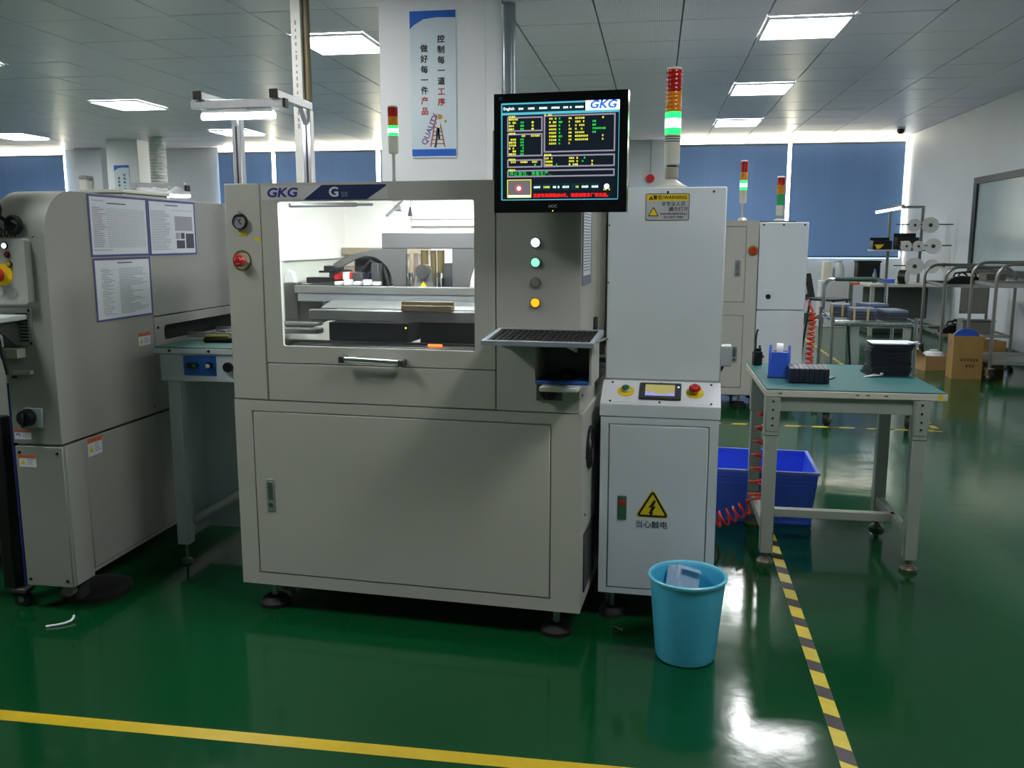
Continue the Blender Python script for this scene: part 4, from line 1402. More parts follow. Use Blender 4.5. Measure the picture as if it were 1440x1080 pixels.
# ================================================================== LINK CONVEYOR
cv = thing('link_conveyor', 'pale grey link conveyor with green mat and blue switch plate', 'conveyor', (-2.0, 3.3, 0))
ap = part('apron', MB().box(.02, .55, .01, .85, .782, .895, .003), CONV, cv)
part('table_top', MB().box(.0, .57, 0, .87, .896, .918, .002), CONV, cv)
part('green_mat', MB().box(.003, .567, .003, .30, .9185, .9225, .001), mat('dark green mat', (56, 112, 102), .55), cv)
for x in (.07, .24):
    screw(cv, at(FRONT, x, 0, .908), .006)
bp = part('switch_plate', MB().box(.125, .265, .007, .0095, .808, .888, .0008), BLUEP, cv)
part('knob', MB().cyl((.155, -.006, .85), (.155, .007, .85), .013, n=18), BLACK, bp)
gk = part('knob', MB().cyl((.177, -.004, .85), (.177, .007, .85), .012, n=18), BLACK, bp)
part('green_cap', MB().cyl((.177, -.007, .85), (.177, -.003, .85), .008, n=16), mat('green cap', (40, 130, 60), .4), gk)
wk = part('knob', MB().cyl((.238, -.006, .85), (.238, .007, .85), .015, n=18), BLACK, bp)
part('dial_cap', MB().cyl((.236, -.010, .85), (.236, -.005, .85), .009, n=16), mat('pale cap', (206, 204, 196), .4), wk)
part('round_socket', MB().cyl((.318, -.004, .845), (.318, .009, .845), .02, n=20), BLACK, cv)
for x, y in ((.045, .015), (.49, .015), (.045, .79), (.49, .79)):
    l = part('leg', MB().box(x, x + .052, y, y + .05, .085, .782, .003), CONV, cv)
    part('foot_rod', MB().cyl((x + .026, y + .025, .012), (x + .026, y + .025, .09), .006, n=10), BRASSY, l)
    part('foot_pad', MB().lathe([(.022, 0), (.022, .012), (.012, .018)], 18, cx=x + .026, cy=y + .025), BRASSY, l)
part('side_sheet', MB().box(.055, .06, .066, .26, .09, .781), CONV, cv)
part('back_sheet', MB().box(.06, .56, .26, .266, .09, .781), CONV, cv)
part('drain_pipe', MB().cyl((.075, .13, .16), (.30, .225, .29), .021, n=16).cyl((.064, .125, .153), (.08, .132, .163), .013, n=12), mat('white drain pipe', (186, 190, 190), .45), cv)
for y in (.36, .62):
    part('belt_rail', MB().box(-.05, .56, y, y + .02, .92, .945, .002), ALU, cv)
part('rail_motor', MB().box(.1, .13, .37, .45, .92, .955, .003), STEEL, cv)

tc = thing('box_cutter', 'black and yellow cutter lying on the dark green mat of the conveyor', 'cutter', (-1.80, 3.49, .9225), R(8))
part('body', MB().box(-.075, .075, -.012, .012, 0, .02, .006), BLACK, tc)
part('grip', MB().box(-.07, .03, -.009, .013, .02, .032, .004), mat('dull yellow grip', (158, 150, 46), .5), tc)
part('blade', MB().prism([(.07, .004), (.12, .006), (.1, .013), (.07, .013)], 'y', -.001, .001), STEEL, tc)

# lamp gantry over the conveyor
lg = thing('lamp_gantry', 'aluminium lamp gantry with a lit LED tube above the conveyor', 'lamp', (-1.994, 4.14, .918))
gx = .352
for x in (0, gx):
    po = part('post', MB().box(x - .022, x + .022, -.022, .022, 0, 1.035, .003), ALU, lg)
    for s in (-1, 1):
        part('slot', MB().box(x - .005, x + .005, s * .0221 - .0004, s * .0221 + .0004, .01, 1.02), DARKG, po)
    part('arm', MB().box(x - .018, x + .018, -.372, .022, 1.036, 1.072, .003).box(x + .0175, x + .0185, -.36, .02, 1.048, 1.06), ALU, lg)
    part('end_cap', MB().box(x - .019, x + .019, -.384, -.372, 1.035, 1.073, .002), BLACK, lg)
    part('corner_brace', MB().prism([(-.022, 1.035), (-.085, 1.035), (-.022, .965)], 'x', x - .012, x + .012), ALU, lg)
part('cross_bar', MB().box(-.04, gx + .035, -.368, -.332, .998, 1.035, .003), ALU, lg)
part('bar_cap', MB().box(gx + .035, gx + .048, -.369, -.331, .997, 1.036, .002), BLACK, lg)
hd = part('lamp_housing', MB().box(0.01, gx - .015, -.366, -.334, .979, .992, .003).box(.12, .22, -.36, -.34, .985, .999), mat('white lamp housing', (224, 226, 230), .4), lg)
part('led_tube', MB().cyl((0.005, -.35, .966), (gx - .01, -.35, .966), .014, n=16), LEDT, hd)

# ================================================================== WORKBENCH
wb = thing('workbench', 'grey workbench with turquoise mat top standing on the green floor', 'table', (.455, 3.69, 0))
tp = part('table_top', MB().box(0, .70, 0, .80, .718, .745, .002), EDGE, wb)
part('green_mat', MB().box(.004, .696, .004, .796, .745, .75, .0015), MATG, wb)
part('yellow_mark', flat(at(FRONT, .672, -.0003, .7315), -.008, .008, -.013, .013), YEL, tp)
for x in (.06, .36, .40, .47):
    part('scuff', flat(at(FRONT, x, -.0003, .733), -.008, .006, -.002, .002), INK, tp)
part('rail', MB().box(.06, .60, .02, .05, .655, .717, .002), BENCHG, wb)
part('rail', MB().box(.06, .60, .56, .59, .655, .717, .002), BENCHG, wb)
for x, sgn in ((.003, 1), (.577, -1)):
    for y in (.005, .545):
        l = part('leg', MB().box(x + .004, x + .056, y, y + .05, .05, .56, .003).box(x, x + .060, y - .004, y + .054, .555, .717, .003), BENCHG, wb)
        if y < .1:
            for z in (.69, .66, .63, .60):
                part('adjusting_hole', MB().cyl((x + .03 + sgn * .008, y - .0046, z), (x + .03 + sgn * .008, y - .0035, z), .005, n=12), BLACK, l)
            part('sleeve_plate', MB().box(x + .006, x + .054, y - .0075, y - .004, .575, .71, .001), BENCHG, l)
            for z in (.70, .665, .63, .60):
                part('bolt', MB().cyl((x + .03, y - .011, z), (x + .03, y - .007, z), .0045, n=10), BLACK, l)
        ft_ = part('foot', MB().lathe([(.034, 0), (.036, .012), (.026, .022), (.012, .028)], 22, cx=x + .03, cy=y + .025), BRASSY, l)
        part('foot_stem', MB().cyl((x + .03, y + .025, .02), (x + .03, y + .025, .055), .011, n=10), BRASSY, ft_)
    part('side_stretcher', MB().box(x + .012, x + .046, .056, .544, .125, .165, .002), BENCHG, wb)
part('cross_stretcher', MB().box(.05, .61, .27, .31, .128, .165, .002), BENCHG, wb)

# things on the bench
td = thing('tape_dispenser', 'blue desk tape dispenser on the left of the turquoise bench mat', 'tape dispenser', (.555, 4.06, .75), R(-8))
body = [(-.06, 0), (.06, 0), (.06, .075), (.045, .118), (.03, .122), (-.045, .135), (-.06, .10)]
part('cheek', MB().prism([(-.055, 0), (.055, 0), (.05, .09), (.02, .125), (-.02, .14), (-.052, .10)], 'x', -.046, -.034), BLUED, td)
part('cheek', MB().prism([(-.055, 0), (.055, 0), (.05, .09), (.02, .125), (-.02, .14), (-.052, .10)], 'x', .034, .046), BLUED, td)
part('base', MB().prism([(-.058, .002), (.056, .002), (.05, .06), (-.03, .112), (-.053, .112)], 'x', -.034, .034), BLUED, td)
part('base_pad', MB().box(-.048, .048, -.06, .058, 0, .003), BLACKR, td)
part('tape_roll', MB().cyl((-.014, .005, .098), (.014, .005, .098), .048, n=26), mat('white tape', (214, 218, 222), .4), td)
part('core', MB().cyl((-.032, .005, .098), (.032, .005, .098), .02, n=20), DARKG, td)
part('yellow_dot', MB().cyl((.046, -.01, .09), (.048, -.01, .09), .006, n=12), YEL, td)

wt = thing('walkie_talkie', 'black walkie-talkie with thin antenna behind the blue tape dispenser', 'radio', (.497, 4.40, .75), R(20))
part('body', MB().box(-.022, .022, -.014, .014, 0, .068, .004).box(-.017, .017, -.011, .011, .068, .085, .004), BLACK, wt)
part('antenna', MB().tube([(-.010, 0, .085), (-.011, 0, .13), (-.008, 0, .158), (-.002, 0, .175)], .0045, 8), BLACK, wt)
part('volume_knob', MB().cyl((.010, 0, .085), (.010, 0, .097), .006, n=12), DARKG, wt)
part('red_clip', MB().box(.022, .032, -.01, .006, .035, .05, .002), RED, wt)

TRAY = mat('black tray plastic', (34, 40, 50), .45, var=.08, scale=40)
TRAYB = mat('dark blue carrier', (46, 74, 112), .4, var=.05)
for q in range(8):
    t = thing('carrier_board', 'dark carrier board standing in the low pack at the front of the bench', 'carrier', (.5855 + q * .0205, 3.93, .75), R(-4), 'carrier boards packed on the bench')
    part('board', MB().prism(rrect(.145, .064, .006, cx=0, cy=.032), 'x', -.0092, .0092), TRAY if q % 2 else mat('navy carrier', (30, 40, 56), .45), t)
    part('rib', MB().box(-.0097, .0097, -.068, .068, .029, .033), TRAYB, t)
st = thing('blue_carrier_sheet', 'flat blue carrier sheet lying behind the low pack of boards', 'sheet', (.715, 4.02, .75), R(-30))
part('plate', MB().box(-.06, .06, -.05, .05, 0, .006, .001), TRAYB, st)
part('handle_notch', MB().box(-.02, .02, -.052, -.05, .001, .005), BLACK, st)
st = thing('round_label_sheet', 'pale sheet with green ovals behind the low pack of boards', 'sheet', (.625, 4.12, .75), R(10))
part('sheet', MB().prism(rrect(.13, .09, .03), 'z', 0, .002), mat('cream sheet', (206, 206, 186), .5), st)
for x in (-.03, .035):
    part('green_oval', MB().lathe([(.024, .0021), (.024, .003)], 20, cx=x), mat('green oval', (36, 110, 66), .5), st)

for q in range(14):
    t = thing('component_tray', 'black component tray in the tall bench stack under the white papers', 'tray',
              (1.035 + .010 * math.sin(q * .5) * (1 if q > 4 else .6) + q * .0016, 4.20 + .004 * math.cos(q * 1.3), .75 + q * .0102), R(-3 + (6 if q < 4 else 0) + random.uniform(-1.5, 1.5)), 'component trays stacked on the bench')
    part('tray', MB().box(-.083, .083, -.075, .075, 0, .0098, .0016), TRAY, t)
    part('rim', MB().box(-.085, .085, -.077, .077, .0058, .0085), TRAY, t)
PAPER = WHITE
pp = thing('paper_sheet', 'white paper lying on top of the tall black tray stack', 'paper', (1.05, 4.20, .75 + 14 * .0102), R(4))
part('sheet', MB().prism([(-.095, -.06), (.06, -.075), (.11, -.02), (.10, .07), (-.08, .075)], 'z', 0, .003), PAPER, pp)
part('corner_fold', MB().prism([(.055, -.074), (.11, -.02), (.115, -.03), (.07, -.08)], 'z', .003, .009), PAPER, pp)
ps = thing('paper_scrap', 'small torn white paper scrap on the turquoise bench mat', 'paper', (.968, 4.10, .75), R(15))
part('scrap', MB().add([(-.05, .0, .0), (-.01, -.015, .004), (.045, -.005, .006), (.05, .01, .002), (.012, .022, .009), (-.02, .018, .003)], [(0, 1, 4, 5), (1, 2, 3, 4)]).add([(-.05, .0, .0015), (-.01, -.015, .0055), (.045, -.005, .0075), (.05, .01, .0035), (.012, .022, .0105), (-.02, .018, .0045)], [(0, 1, 4, 5), (1, 2, 3, 4)]), PAPER, ps)
part('curl', MB().tube([(.03, .0, .006), (.036, .006, .014), (.046, .008, .012)], .0035, 6), PAPER, ps)

# ================================================================== BIN, CRATE, HOSES, FLOOR THINGS
bn = thing('waste_bin', 'turquoise plastic waste bin in front of the board loader', 'bin', (.128, 2.80, 0))
part('bucket', MB().lathe([(.088, .0), (.094, .004), (.098, .02), (.121, .272), (.118, .272), (.092, .012), (0, .008)], 40), CYAN, bn)
part('rim', MB().lathe([(.1205, .270), (.127, .272), (.128, .279), (.1235, .283), (.118, .279), (.117, .271)], 40, caps=False), mat('light turquoise rim', (120, 214, 238), .3), bn)
cb = thing('crumpled_carton', 'crumpled pale blue carton inside the turquoise bin', 'carton', (.110, 2.845, .196), R(30))
part('carton', MB().box(-.046, .046, -.032, .032, .0, .085, .004, M=Matrix.Rotation(R(22), 4, 'Y') @ Matrix.Rotation(R(-20), 4, 'X')), mat('pale blue carton', (176, 196, 214), .6, var=.12, scale=40), cb)
part('print', MB().box(-.028, .028, -.0268, -.0262, .03, .034, M=Matrix.Rotation(R(22), 4, 'Y') @ Matrix.Rotation(R(-20), 4, 'X')).box(-.028, .028, -.0268, -.0262, .045, .049, M=Matrix.Rotation(R(22), 4, 'Y') @ Matrix.Rotation(R(-20), 4, 'X')), INKG, cb)['kind'] = 'stuff'
part('flap', MB().box(-.037, .037, -.05, -.026, .071, .074, M=Matrix.Rotation(R(22), 4, 'Y') @ Matrix.Rotation(R(-20), 4, 'X')), MATS['pale blue carton'], cb)

cr = thing('storage_crate', 'deep blue plastic crate on the floor behind the workbench legs', 'crate', (.50, 4.49, 0), R(-2))
# open box 0.60 x 0.42 x 0.25
cw, cdp, ch, tk = .30, .235, .25, .008
wall = MB().box(-cw + .025, cw - .025, -cdp + .025, cdp - .025, 0, .01)
for s in (-1, 1):
    vs = [(-cw + .03, s * (cdp - .03), .005), (cw - .03, s * (cdp - .03), .005), (cw - .006, s * (cdp - .006), ch), (-cw + .006, s * (cdp - .006), ch)]
    vi = [(a, b - s * tk, c_) for a, b, c_ in vs]
    wall.add(vs + vi, [(0, 1, 2, 3), (7, 6, 5, 4), (0, 4, 5, 1), (3, 2, 6, 7), (0, 3, 7, 4), (1, 5, 6, 2)])
    vs = [(s * (cw - .03), -cdp + .03, .005), (s * (cw - .03), cdp - .03, .005), (s * (cw - .006), cdp - .006, ch), (s * (cw - .006), -cdp + .006, ch)]
    vi = [(a - s * tk, b, c_) for a, b, c_ in vs]
    wall.add(vs + vi, [(0, 1, 2, 3), (7, 6, 5, 4), (0, 4, 5, 1), (3, 2, 6, 7), (0, 3, 7, 4), (1, 5, 6, 2)])
part('tub', wall, BLUEC, cr, smooth=False)
part('rim', MB().ring((-cw, cw, -cdp, cdp), (-cw + .016, cw - .016, -cdp + .016, cdp - .016), 0, .012, M=Matrix.Translation((0, 0, ch)) @ Matrix.Rotation(-PI / 2, 4, 'X') @ Matrix.Scale(-1, 4, (0, 1, 0))), mat('blue crate rim', (110, 140, 240), .3), cr)
for x in (-.19, -.03, .13, .27):
    part('rib', MB().box(x - .004, x + .004, -cdp + .003, -cdp + .024, .02, ch - .002), BLUEC, cr)
for z in (.21, .228, .19):
    part('rib', MB().box(-cw + .01, cw - .01, -cdp + .002, -cdp + .012, z, z + .004), BLUEC, cr)


def coil(pts, r, turns, n_per=14, r2=None):
    """helix of radius r along a polyline"""
    P = [Vector(q) for q in pts]
    L = [0]
    for a, b in zip(P, P[1:]):
        L.append(L[-1] + (b - a).length)
    N = int(turns * n_per)
    out = []
    up = None
    for k in range(N + 1):
        s_ = L[-1] * k / N
        i = 0
        while i < len(L) - 2 and L[i + 1] < s_:
            i += 1
        u = (s_ - L[i]) / (L[i + 1] - L[i])
        c_ = P[i].lerp(P[i + 1], u)
        t_ = (P[min(i + 2, len(P) - 1)] - P[max(i - 1, 0)]).normalized()
        if up is None:
            up = t_.orthogonal().normalized()
        up = (up - t_ * up.dot(t_)).normalized()
        b_ = t_.cross(up)
        a_ = 2 * PI * k / n_per
        rr = r if r2 is None else r + (r2 - r) * k / N
        out.append(c_ + (up * math.cos(a_) + b_ * math.sin(a_)) * rr)
    return out


hs = thing('coiled_air_hose', 'orange red coiled air hose running from the loader up to the workbench', 'hose', (0, 0, 0))
hp = coil([(.255, 4.03, .075), (.33, 4.03, .085), (.39, 4.03, .115), (.44, 4.0, .16)], .038, 6.0, 14, .03)
hp += coil([(.472, 3.98, .20), (.474, 3.97, .30), (.480, 3.96, .40), (.488, 3.96, .52), (.497, 3.96, .60)], .034, 6.5, 14)
hp += [Vector(q) for q in ((.54, 3.98, .63), (.555, 4.0, .61), (.55, 4.02, .66))]
part('hose', MB().tube(hp, .0052, 8), HOSE, hs)
part('coupling', MB().cyl((.55, 4.02, .655), (.55, 4.02, .70), .010, n=14), CHROME, hs)

tie = tag(part('cable_tie', MB().tube([(-2.09, 2.66, .004), (-2.06, 2.675, .005), (-2.04, 2.69, .006), (-2.028, 2.71, .008), (-2.03, 2.728, .012), (-2.034, 2.735, .016)], .0045, 6), WHITE, None), 'curved white offcut lying on the floor before the grey machine', 'offcut')
sc_ = tag(part('foil_scrap', MB().tube([(-.115, 2.98, .003), (-.105, 2.965, .006), (-.092, 2.958, .004), (-.084, 2.95, .006)], .004, 6), STEEL, None), 'tiny crumpled foil scrap beside the loader foot', 'scrap')

# hazard tapes
TYE = mat('yellow floor tape', (206, 184, 40), .4, var=.08, scale=20)
TBK = mat('black tape stripe', (52, 44, 46), .5, var=.25, scale=60)
TYD = mat('plain yellow floor tape', (200, 170, 20), .4, var=.08, scale=12)


def hazard(label, p0, p1, wd, period, cut=.6, first=True):
    a, b = Vector((*p0, 0)), Vector((*p1, 0))
    L = (b - a).length
    t = thing('hazard_tape', label, 'floor tape', a, math.atan2(b.y - a.y, b.x - a.x), 'black and yellow floor tapes')
    part('yellow_strip', MB().box(0, L, -wd / 2, wd / 2, 0, .0008), TYE, t)
    me = MB().prism([(0, -wd / 2), (period * .42, -wd / 2), (period * .42 + wd * cut, wd / 2), (wd * cut, wd / 2)], 'z', .0008, .0014).mesh('stripe', TBK)
    k = 0
    while k * period + period * .42 + wd * cut < L:
        s_ = link('stripe', me, t)
        s_.location = (k * period + .01, 0, 0)
        k += 1


hazard('black and yellow hazard tape running past the workbench leg to the picture bottom', (.515, 1.2), (.557, 4.2), .043, .17, .55)
hazard('black and yellow hazard tape crossing the floor behind the bench', (.30, 6.66), (2.0, 6.62), .045, .19, .5)
hazard('black and yellow hazard tape leading away to the far tables', (2.03, 6.60), (2.06, 13.2), .045, .19, .5)
tag(part('floor_tape', MB().box(-6, 3.9, 2.085, 2.135, 0, .0008), TYD, None), 'plain yellow floor tape at the lower left corner', 'floor tape')

# ================================================================== SECOND LINE behind the bench
sc2 = thing('cream_cabinet', 'cream two-door machine cabinet behind the board loader', 'machine', (-.45, 7.3, 0))
part('body', MB().box(0, 1.245, .012, .9, .1, 1.5, .006), CREAM, sc2)
for z0, z1 in ((.17, .75), (.86, 1.45)):
    part('frame', MB().ring((.55, 1.245, z0 - .06, z1 + .05), (.576, 1.154, z0 - .004, z1 + .004), 0, .012), CREAM, sc2)
    d = part('cabinet_door', MB().box(.58, 1.15, .001, .009, z0, z1, .002), CREAM, sc2)
    door_latch(d, 1.07, z0 + .2, .045, .13, .001)
part('stop_disc', MB().cyl((1.205, -.006, 1.265), (1.205, .0, 1.265), .04, n=22), mat('olive yellow', (150, 130, 30), .4), sc2)
part('stop_button', MB().cyl((1.205, -.03, 1.265), (1.205, -.006, 1.265), .026, n=20), RED, sc2)
for x, y in ((.1, .1), (1.15, .1), (.1, .8), (1.15, .8)):
    level_foot(sc2, x, y, .1, .06, .035)
sc3 = thing('grey_cabinet', 'plain pale grey tall cabinet beside the cream cabinet', 'machine', (.802, 7.3, 0))
part('upper_box', MB().box(0, .37, 0, .8, .80, 1.485, .005), PALE, sc3)
part('lower_box', MB().box(0, .368, .002, .8, .1, .795, .005), PALE, sc3)
part('lock', MB().cyl((.085, -.006, .905), (.085, .002, .905), .02, n=18), BLACK, sc3)
part('tower_plate', MB().box(.02, .30, .2, .4, 1.485, 1.5, .003), DARKG, sc3)
for x in (.03, .18, .34):
    screw(sc3, at(FRONT, x, 0, 1.465), .008)
for x, y in ((.06, .1), (.31, .1), (.06, .7), (.31, .7)):
    level_foot(sc3, x, y, .1, .05, .035)
signal_tower('small distant stack light with green lit above the cream cabinet', (.69, 7.6, 1.5), .029, (.03, .15, .25, .325, .39, .475), True)
signal_tower('small distant stack light with unlit lenses above the grey cabinet', (.985, 7.6, 1.5), .031, (.02, .045, .125, .215, .285, .345), False)
hs = thing('coiled_air_hose', 'red coiled hose hanging beside the pale grey cabinet', 'hose', (0, 0, 0))
hp = [Vector(q) for q in ((1.18, 7.2, .88), (1.20, 7.19, .83), (1.215, 7.18, .80))]
hp += coil([(1.215, 7.18, .79), (1.208, 7.18, .60), (1.205, 7.18, .36)], .026, 11, 12)
part('hose', MB().tube(hp, .008, 8), HOSE, hs)
part('coupling', MB().cyl((1.172, 7.2, .87), (1.186, 7.2, .89), .012, n=10), STEEL, hs)


# wheeled trolleys
def caster(parent, x, y, r=.05, yaw=0.0):
    M_ = Matrix.Translation((x, y, 0)) @ Matrix.Rotation(yaw, 4, 'Z')
    c_ = part('caster', MB().box(-.03, .03, -.045, .045, 2 * r + .006, 2 * r + .02, .003, M=M_).box(-.028, -.022, -.03, .02, r, 2 * r + .008, M=M_).box(.022, .028, -.03, .02, r, 2 * r + .008, M=M_), CHROME, parent)
    part('wheel', MB().lathe([(r * .4, -.018), (r * .92, -.018), (r, -.01), (r, .01), (r * .92, .018), (r * .4, .018)], 22, M=M_ @ Matrix.Translation((0, -.01, r)) @ Matrix.Rotation(PI / 2, 4, 'Y')), BLACKR, c_)
    part('hub', MB().cyl((-.02, -.01, r), (.02, -.01, r), r * .4, n=16, M=M_), mat('grey hub', (150, 152, 154), .4), c_)
    return c_


def hoop(x0, x1, y, z0, z1, rad, n=7):
    pts = [(x0, y, z0), (x0, y, z1 - rad)]
    for k in range(1, n + 1):
        a = PI - k / n * PI / 2
        pts.append((x0 + rad + rad * math.cos(a), y, z1 - rad + rad * math.sin(a)))
    for k in range(0, n + 1):
        a = PI / 2 - k / n * PI / 2
        pts.append((x1 - rad + rad * math.cos(a), y, z1 - rad + rad * math.sin(a)))
    pts.append((x1, y, z0))
    return pts


wt_ = thing('wire_shelf_trolley', 'chrome wire shelf trolley with curved push handle behind the bench', 'trolley', (1.28, 6.72, 0), R(-5))
tw_, tdp = .56, .98
for x in (0, tw_):
    for y in (0, tdp):
        part('post', MB().cyl((x, y, .115), (x, y, .80), .014, n=12), STEEL, wt_)
        caster(wt_, x, y, .047, R(-25))
for z in (.26, .74):
    sh = part('shelf_frame', MB().tube([(0, 0, z), (tw_, 0, z), (tw_, tdp, z), (0, tdp, z), (0, 0, z)], .009, 8).tube([(0, 0, z + .03), (tw_, 0, z + .03), (tw_, tdp, z + .03), (0, tdp, z + .03), (0, 0, z + .03)], .005, 6), CHROME, wt_)
    me = MB().cyl((0, 0, 0), (0, tdp, 0), .004, n=8).mesh('shelf_wire', CHROME)
    for k in range(13):
        w_ = link('shelf_wire', me, sh)
        w_.location = (.04 + k * .04, 0, z + .006)
part('mat', MB().box(.02, tw_ - .02, .02, tdp - .02, .752, .756), mat('clear grey mat', (120, 132, 130), .35), wt_)
part('push_handle', MB().tube(hoop(.02, tw_ - .06, tdp + .02, .66, 1.03, .07), .014, 10), CHROME, wt_)
part('green_grip', MB().cyl((.10, tdp + .02, 1.03), (tw_ - .14, tdp + .02, 1.03), .019, n=14), mat('dark green grip', (52, 84, 70), .5), wt_)
part('orange_tag', MB().box(.22, .29, tdp + .0, tdp + .012, .985, 1.005), mat('orange tag', (226, 104, 40), .5), wt_)
TM = Matrix.Translation((1.28, 6.72, 0)) @ Matrix.Rotation(R(-5), 4, 'Z')
CLIP = mat('tan clip', (176, 160, 112), .5)
lbl = ['clipped grey folder stack at the left of the trolley shelf', 'clipped grey folder stack in the middle of the trolley shelf', 'low grey folder stack at the right of the trolley shelf', 'grey folder stack at the back of the trolley shelf']
for q, (x, y, a, b, h_) in enumerate(((.11, .62, .07, .11, .10), (.22, .22, .085, .11, .10), (.44, .30, .075, .12, .085), (.36, .74, .085, .10, .10))):
    pt = TM @ Vector((x, y, 0))
    t = thing('folder_stack', lbl[q], 'folders', (pt.x, pt.y, .7565), R(-12 + 9 * q), 'folder stacks on the wire trolley')
    for k in range(4):
        part('folder', MB().box(-a, a, -b, b, k * h_ / 4, (k + .9) * h_ / 4, .002), mat('slate folder', (58, 66, 76), .5) if k < 3 else mat('blue grey folder', (104, 118, 142), .5), t)
    if q < 2:
        for s in (-.8, .3):
            part('clip', MB().box(a * s - .008, a * s + .008, -b - .004, -b, .005, h_ - .005, .001), CLIP, t)


def steel_trolley(label, loc, rz, wd, dp, zs, top):
    t = thing('steel_trolley', label, 'trolley', loc, rz, 'tube frame trolleys along the right wall')
    for y in (0, dp):
        part('hoop_frame', MB().tube(hoop(0, wd, y, .12, top, .14), .0165, 12), mat('dull steel tube', (150, 148, 142), .3, metal=.9), t)
    for x in (0, wd):
        for y in (0, dp):
            caster(t, x, y, .055, R(20))
    for z in zs:
        s_ = part('shelf', MB().box(.012, wd - .012, .01, dp - .01, z, z + .006).box(.012, wd - .012, .004, .012, z, z + .035, .001).box(.012, wd - .012, dp - .012, dp - .004, z, z + .035, .001), STEEL, t)
        for x in (.012, wd - .02):
            part('shelf_lip', MB().box(x, x + .008, .01, dp - .01, z, z + .035), STEEL, s_)
    return t


steel_trolley('steel tube trolley loaded with black feeders by the right wall', (3.10, 10.3, 0), R(-3), .70, .92, (.30, .84), 1.06)
steel_trolley('empty steel tube trolley cut by the right picture edge', (3.20, 9.1, 0), R(-3), .72, .80, (.16, .90), 1.12)


def feeder(label, loc, rz, L=.4):
    t = thing('tape_feeder', label, 'feeder', loc, rz, 'black tape feeders on the steel trolley')
    part('body', MB().prism([(0, 0), (L, 0), (L, .05), (L * .7, .09), (L * .25, .10), (0, .05)], 'y', -.03, .03), BLACK, t)
    part('handle', MB().tube([(L * .2, 0, .095), (L * .25, 0, .135), (L * .5, 0, .145), (L * .65, 0, .12), (L * .66, 0, .09)], .011, 8), BLACK, t)
    part('rail', MB().box(-.05, L, -.028, .028, -.0, .012, .002), DARKG, t)


feeder('black tape feeder with grip, on the upper shelf of the loaded trolley', (3.22, 10.62, .846), R(5), .31)
feeder('black tape feeder at the back of the upper trolley shelf', (3.32, 10.85, .846), R(-4))
feeder('black tape feeder at the left of the lower trolley shelf', (3.16, 10.55, .306), R(25))
feeder('black tape feeder lying across the lower trolley shelf', (3.30, 10.85, .306), R(8))
t = thing('grey_bin_box', 'flat grey box on the lower trolley shelf', 'box', (3.50, 10.45, .306), R(2))
part('tub', MB().box(-.17, .17, -.08, .1, 0, .16, .006), mat('grey tote', (116, 116, 112), .5), t)
part('lid', MB().box(-.175, .175, -.085, .105, .16, .175, .003), mat('grey tote lid', (104, 104, 100), .5), t)
t = thing('metal_tray', 'dull steel tray hanging under the upper trolley shelf', 'tray', (3.39, 10.28, .56), 0)
part('plate', MB().box(-.13, .13, -.004, .004, 0, .28, .002), mat('dull tray', (136, 134, 126), .4, metal=.5), t)
for x in (-.12, .12):
    part('bolt', MB().cyl((x, -.008, .02), (x, -.003, .02), .008, n=10), BLACK, t)
t = thing('tote_box', 'brown grey box at the right of the upper trolley shelf', 'box', (3.66, 10.55, .846), 0)
part('tub', MB().box(-.10, .10, -.12, .12, 0, .13, .004), mat('brown tote', (110, 106, 94), .5), t)
part('lid', MB().box(-.104, .104, -.124, .124, .13, .14, .002), mat('brown tote lid', (98, 94, 84), .5), t)


def carton(label, loc, rz, a, b, h_, m, flaps=True, prints=False):
    t = thing('cardboard_box', label, 'box', loc, rz, 'cardboard boxes by the right wall')
    th = .006
    part('wall', MB().box(-a, a, -b, -b + th, 0, h_), m, t)
    part('wall', MB().box(-a, a, b - th, b, 0, h_), m, t)
    part('wall', MB().box(-a, -a + th, -b + th, b - th, 0, h_), m, t)
    part('wall', MB().box(a - th, a, -b + th, b - th, 0, h_), m, t)
    part('base', MB().box(-a + th, a - th, -b + th, b - th, 0, th), m, t)
    if flaps:
        part('flap', MB().box(-.004, .004, -b, b, 0, a * .8, M=Matrix.Translation((-a, 0, h_)) @ Matrix.Rotation(R(-50), 4, 'Y')), m, t)
    if prints:
        mb_ = MB()
        for rr, n_ in ((.42, 6), (.28, 3)):
            for k in range(n_):
                x = -a * .45 + k * a * .2 + (a * .35 if n_ == 3 else 0)
                z = h_ * rr
                for u in range(3):
                    mb_.box(x, x + a * .14, -b - .0008, -b, z + u * .010, z + u * .010 + .005)
                mb_.box(x + a * .05, x + a * .08, -b - .0008, -b, z, z + .028)
        part('stamped_print', mb_, INK, t, smooth=False)['kind'] = 'stuff'
    return t


carton('tall brown carton with dark stamped print in front of the trolleys', (3.04, 9.32, 0), R(-4), .135, .12, .425, CARD, False, True)
carton('brown carton half hidden behind the tall printed carton', (3.50, 10.02, 0), R(6), .13, .10, .30, CARD, False)
carton('low open carton left of the tall printed carton', (2.92, 9.9, 0), R(15), .15, .12, .15, CARDL)
rl = thing('blue_reel', 'blue plastic reel standing in the tall printed carton', 'reel', (3.04, 9.33, .35), R(-4))
part('disc', MB().cyl((0, -.02, 0), (0, .02, 0), .135, n=36), mat('blue reel plastic', (30, 86, 190), .35), rl)
part('hub', MB().box(-.03, .03, -.024, .024, .05, .09, .004), BLACK, rl)
part('flange', MB().cyl((0, -.03, 0), (0, -.02, 0), .137, n=36), MATS['blue reel plastic'], rl)
pb = thing('plastic_bag', 'crumpled white plastic bag in the low open carton', 'bag', (2.92, 9.9, .09), 0)
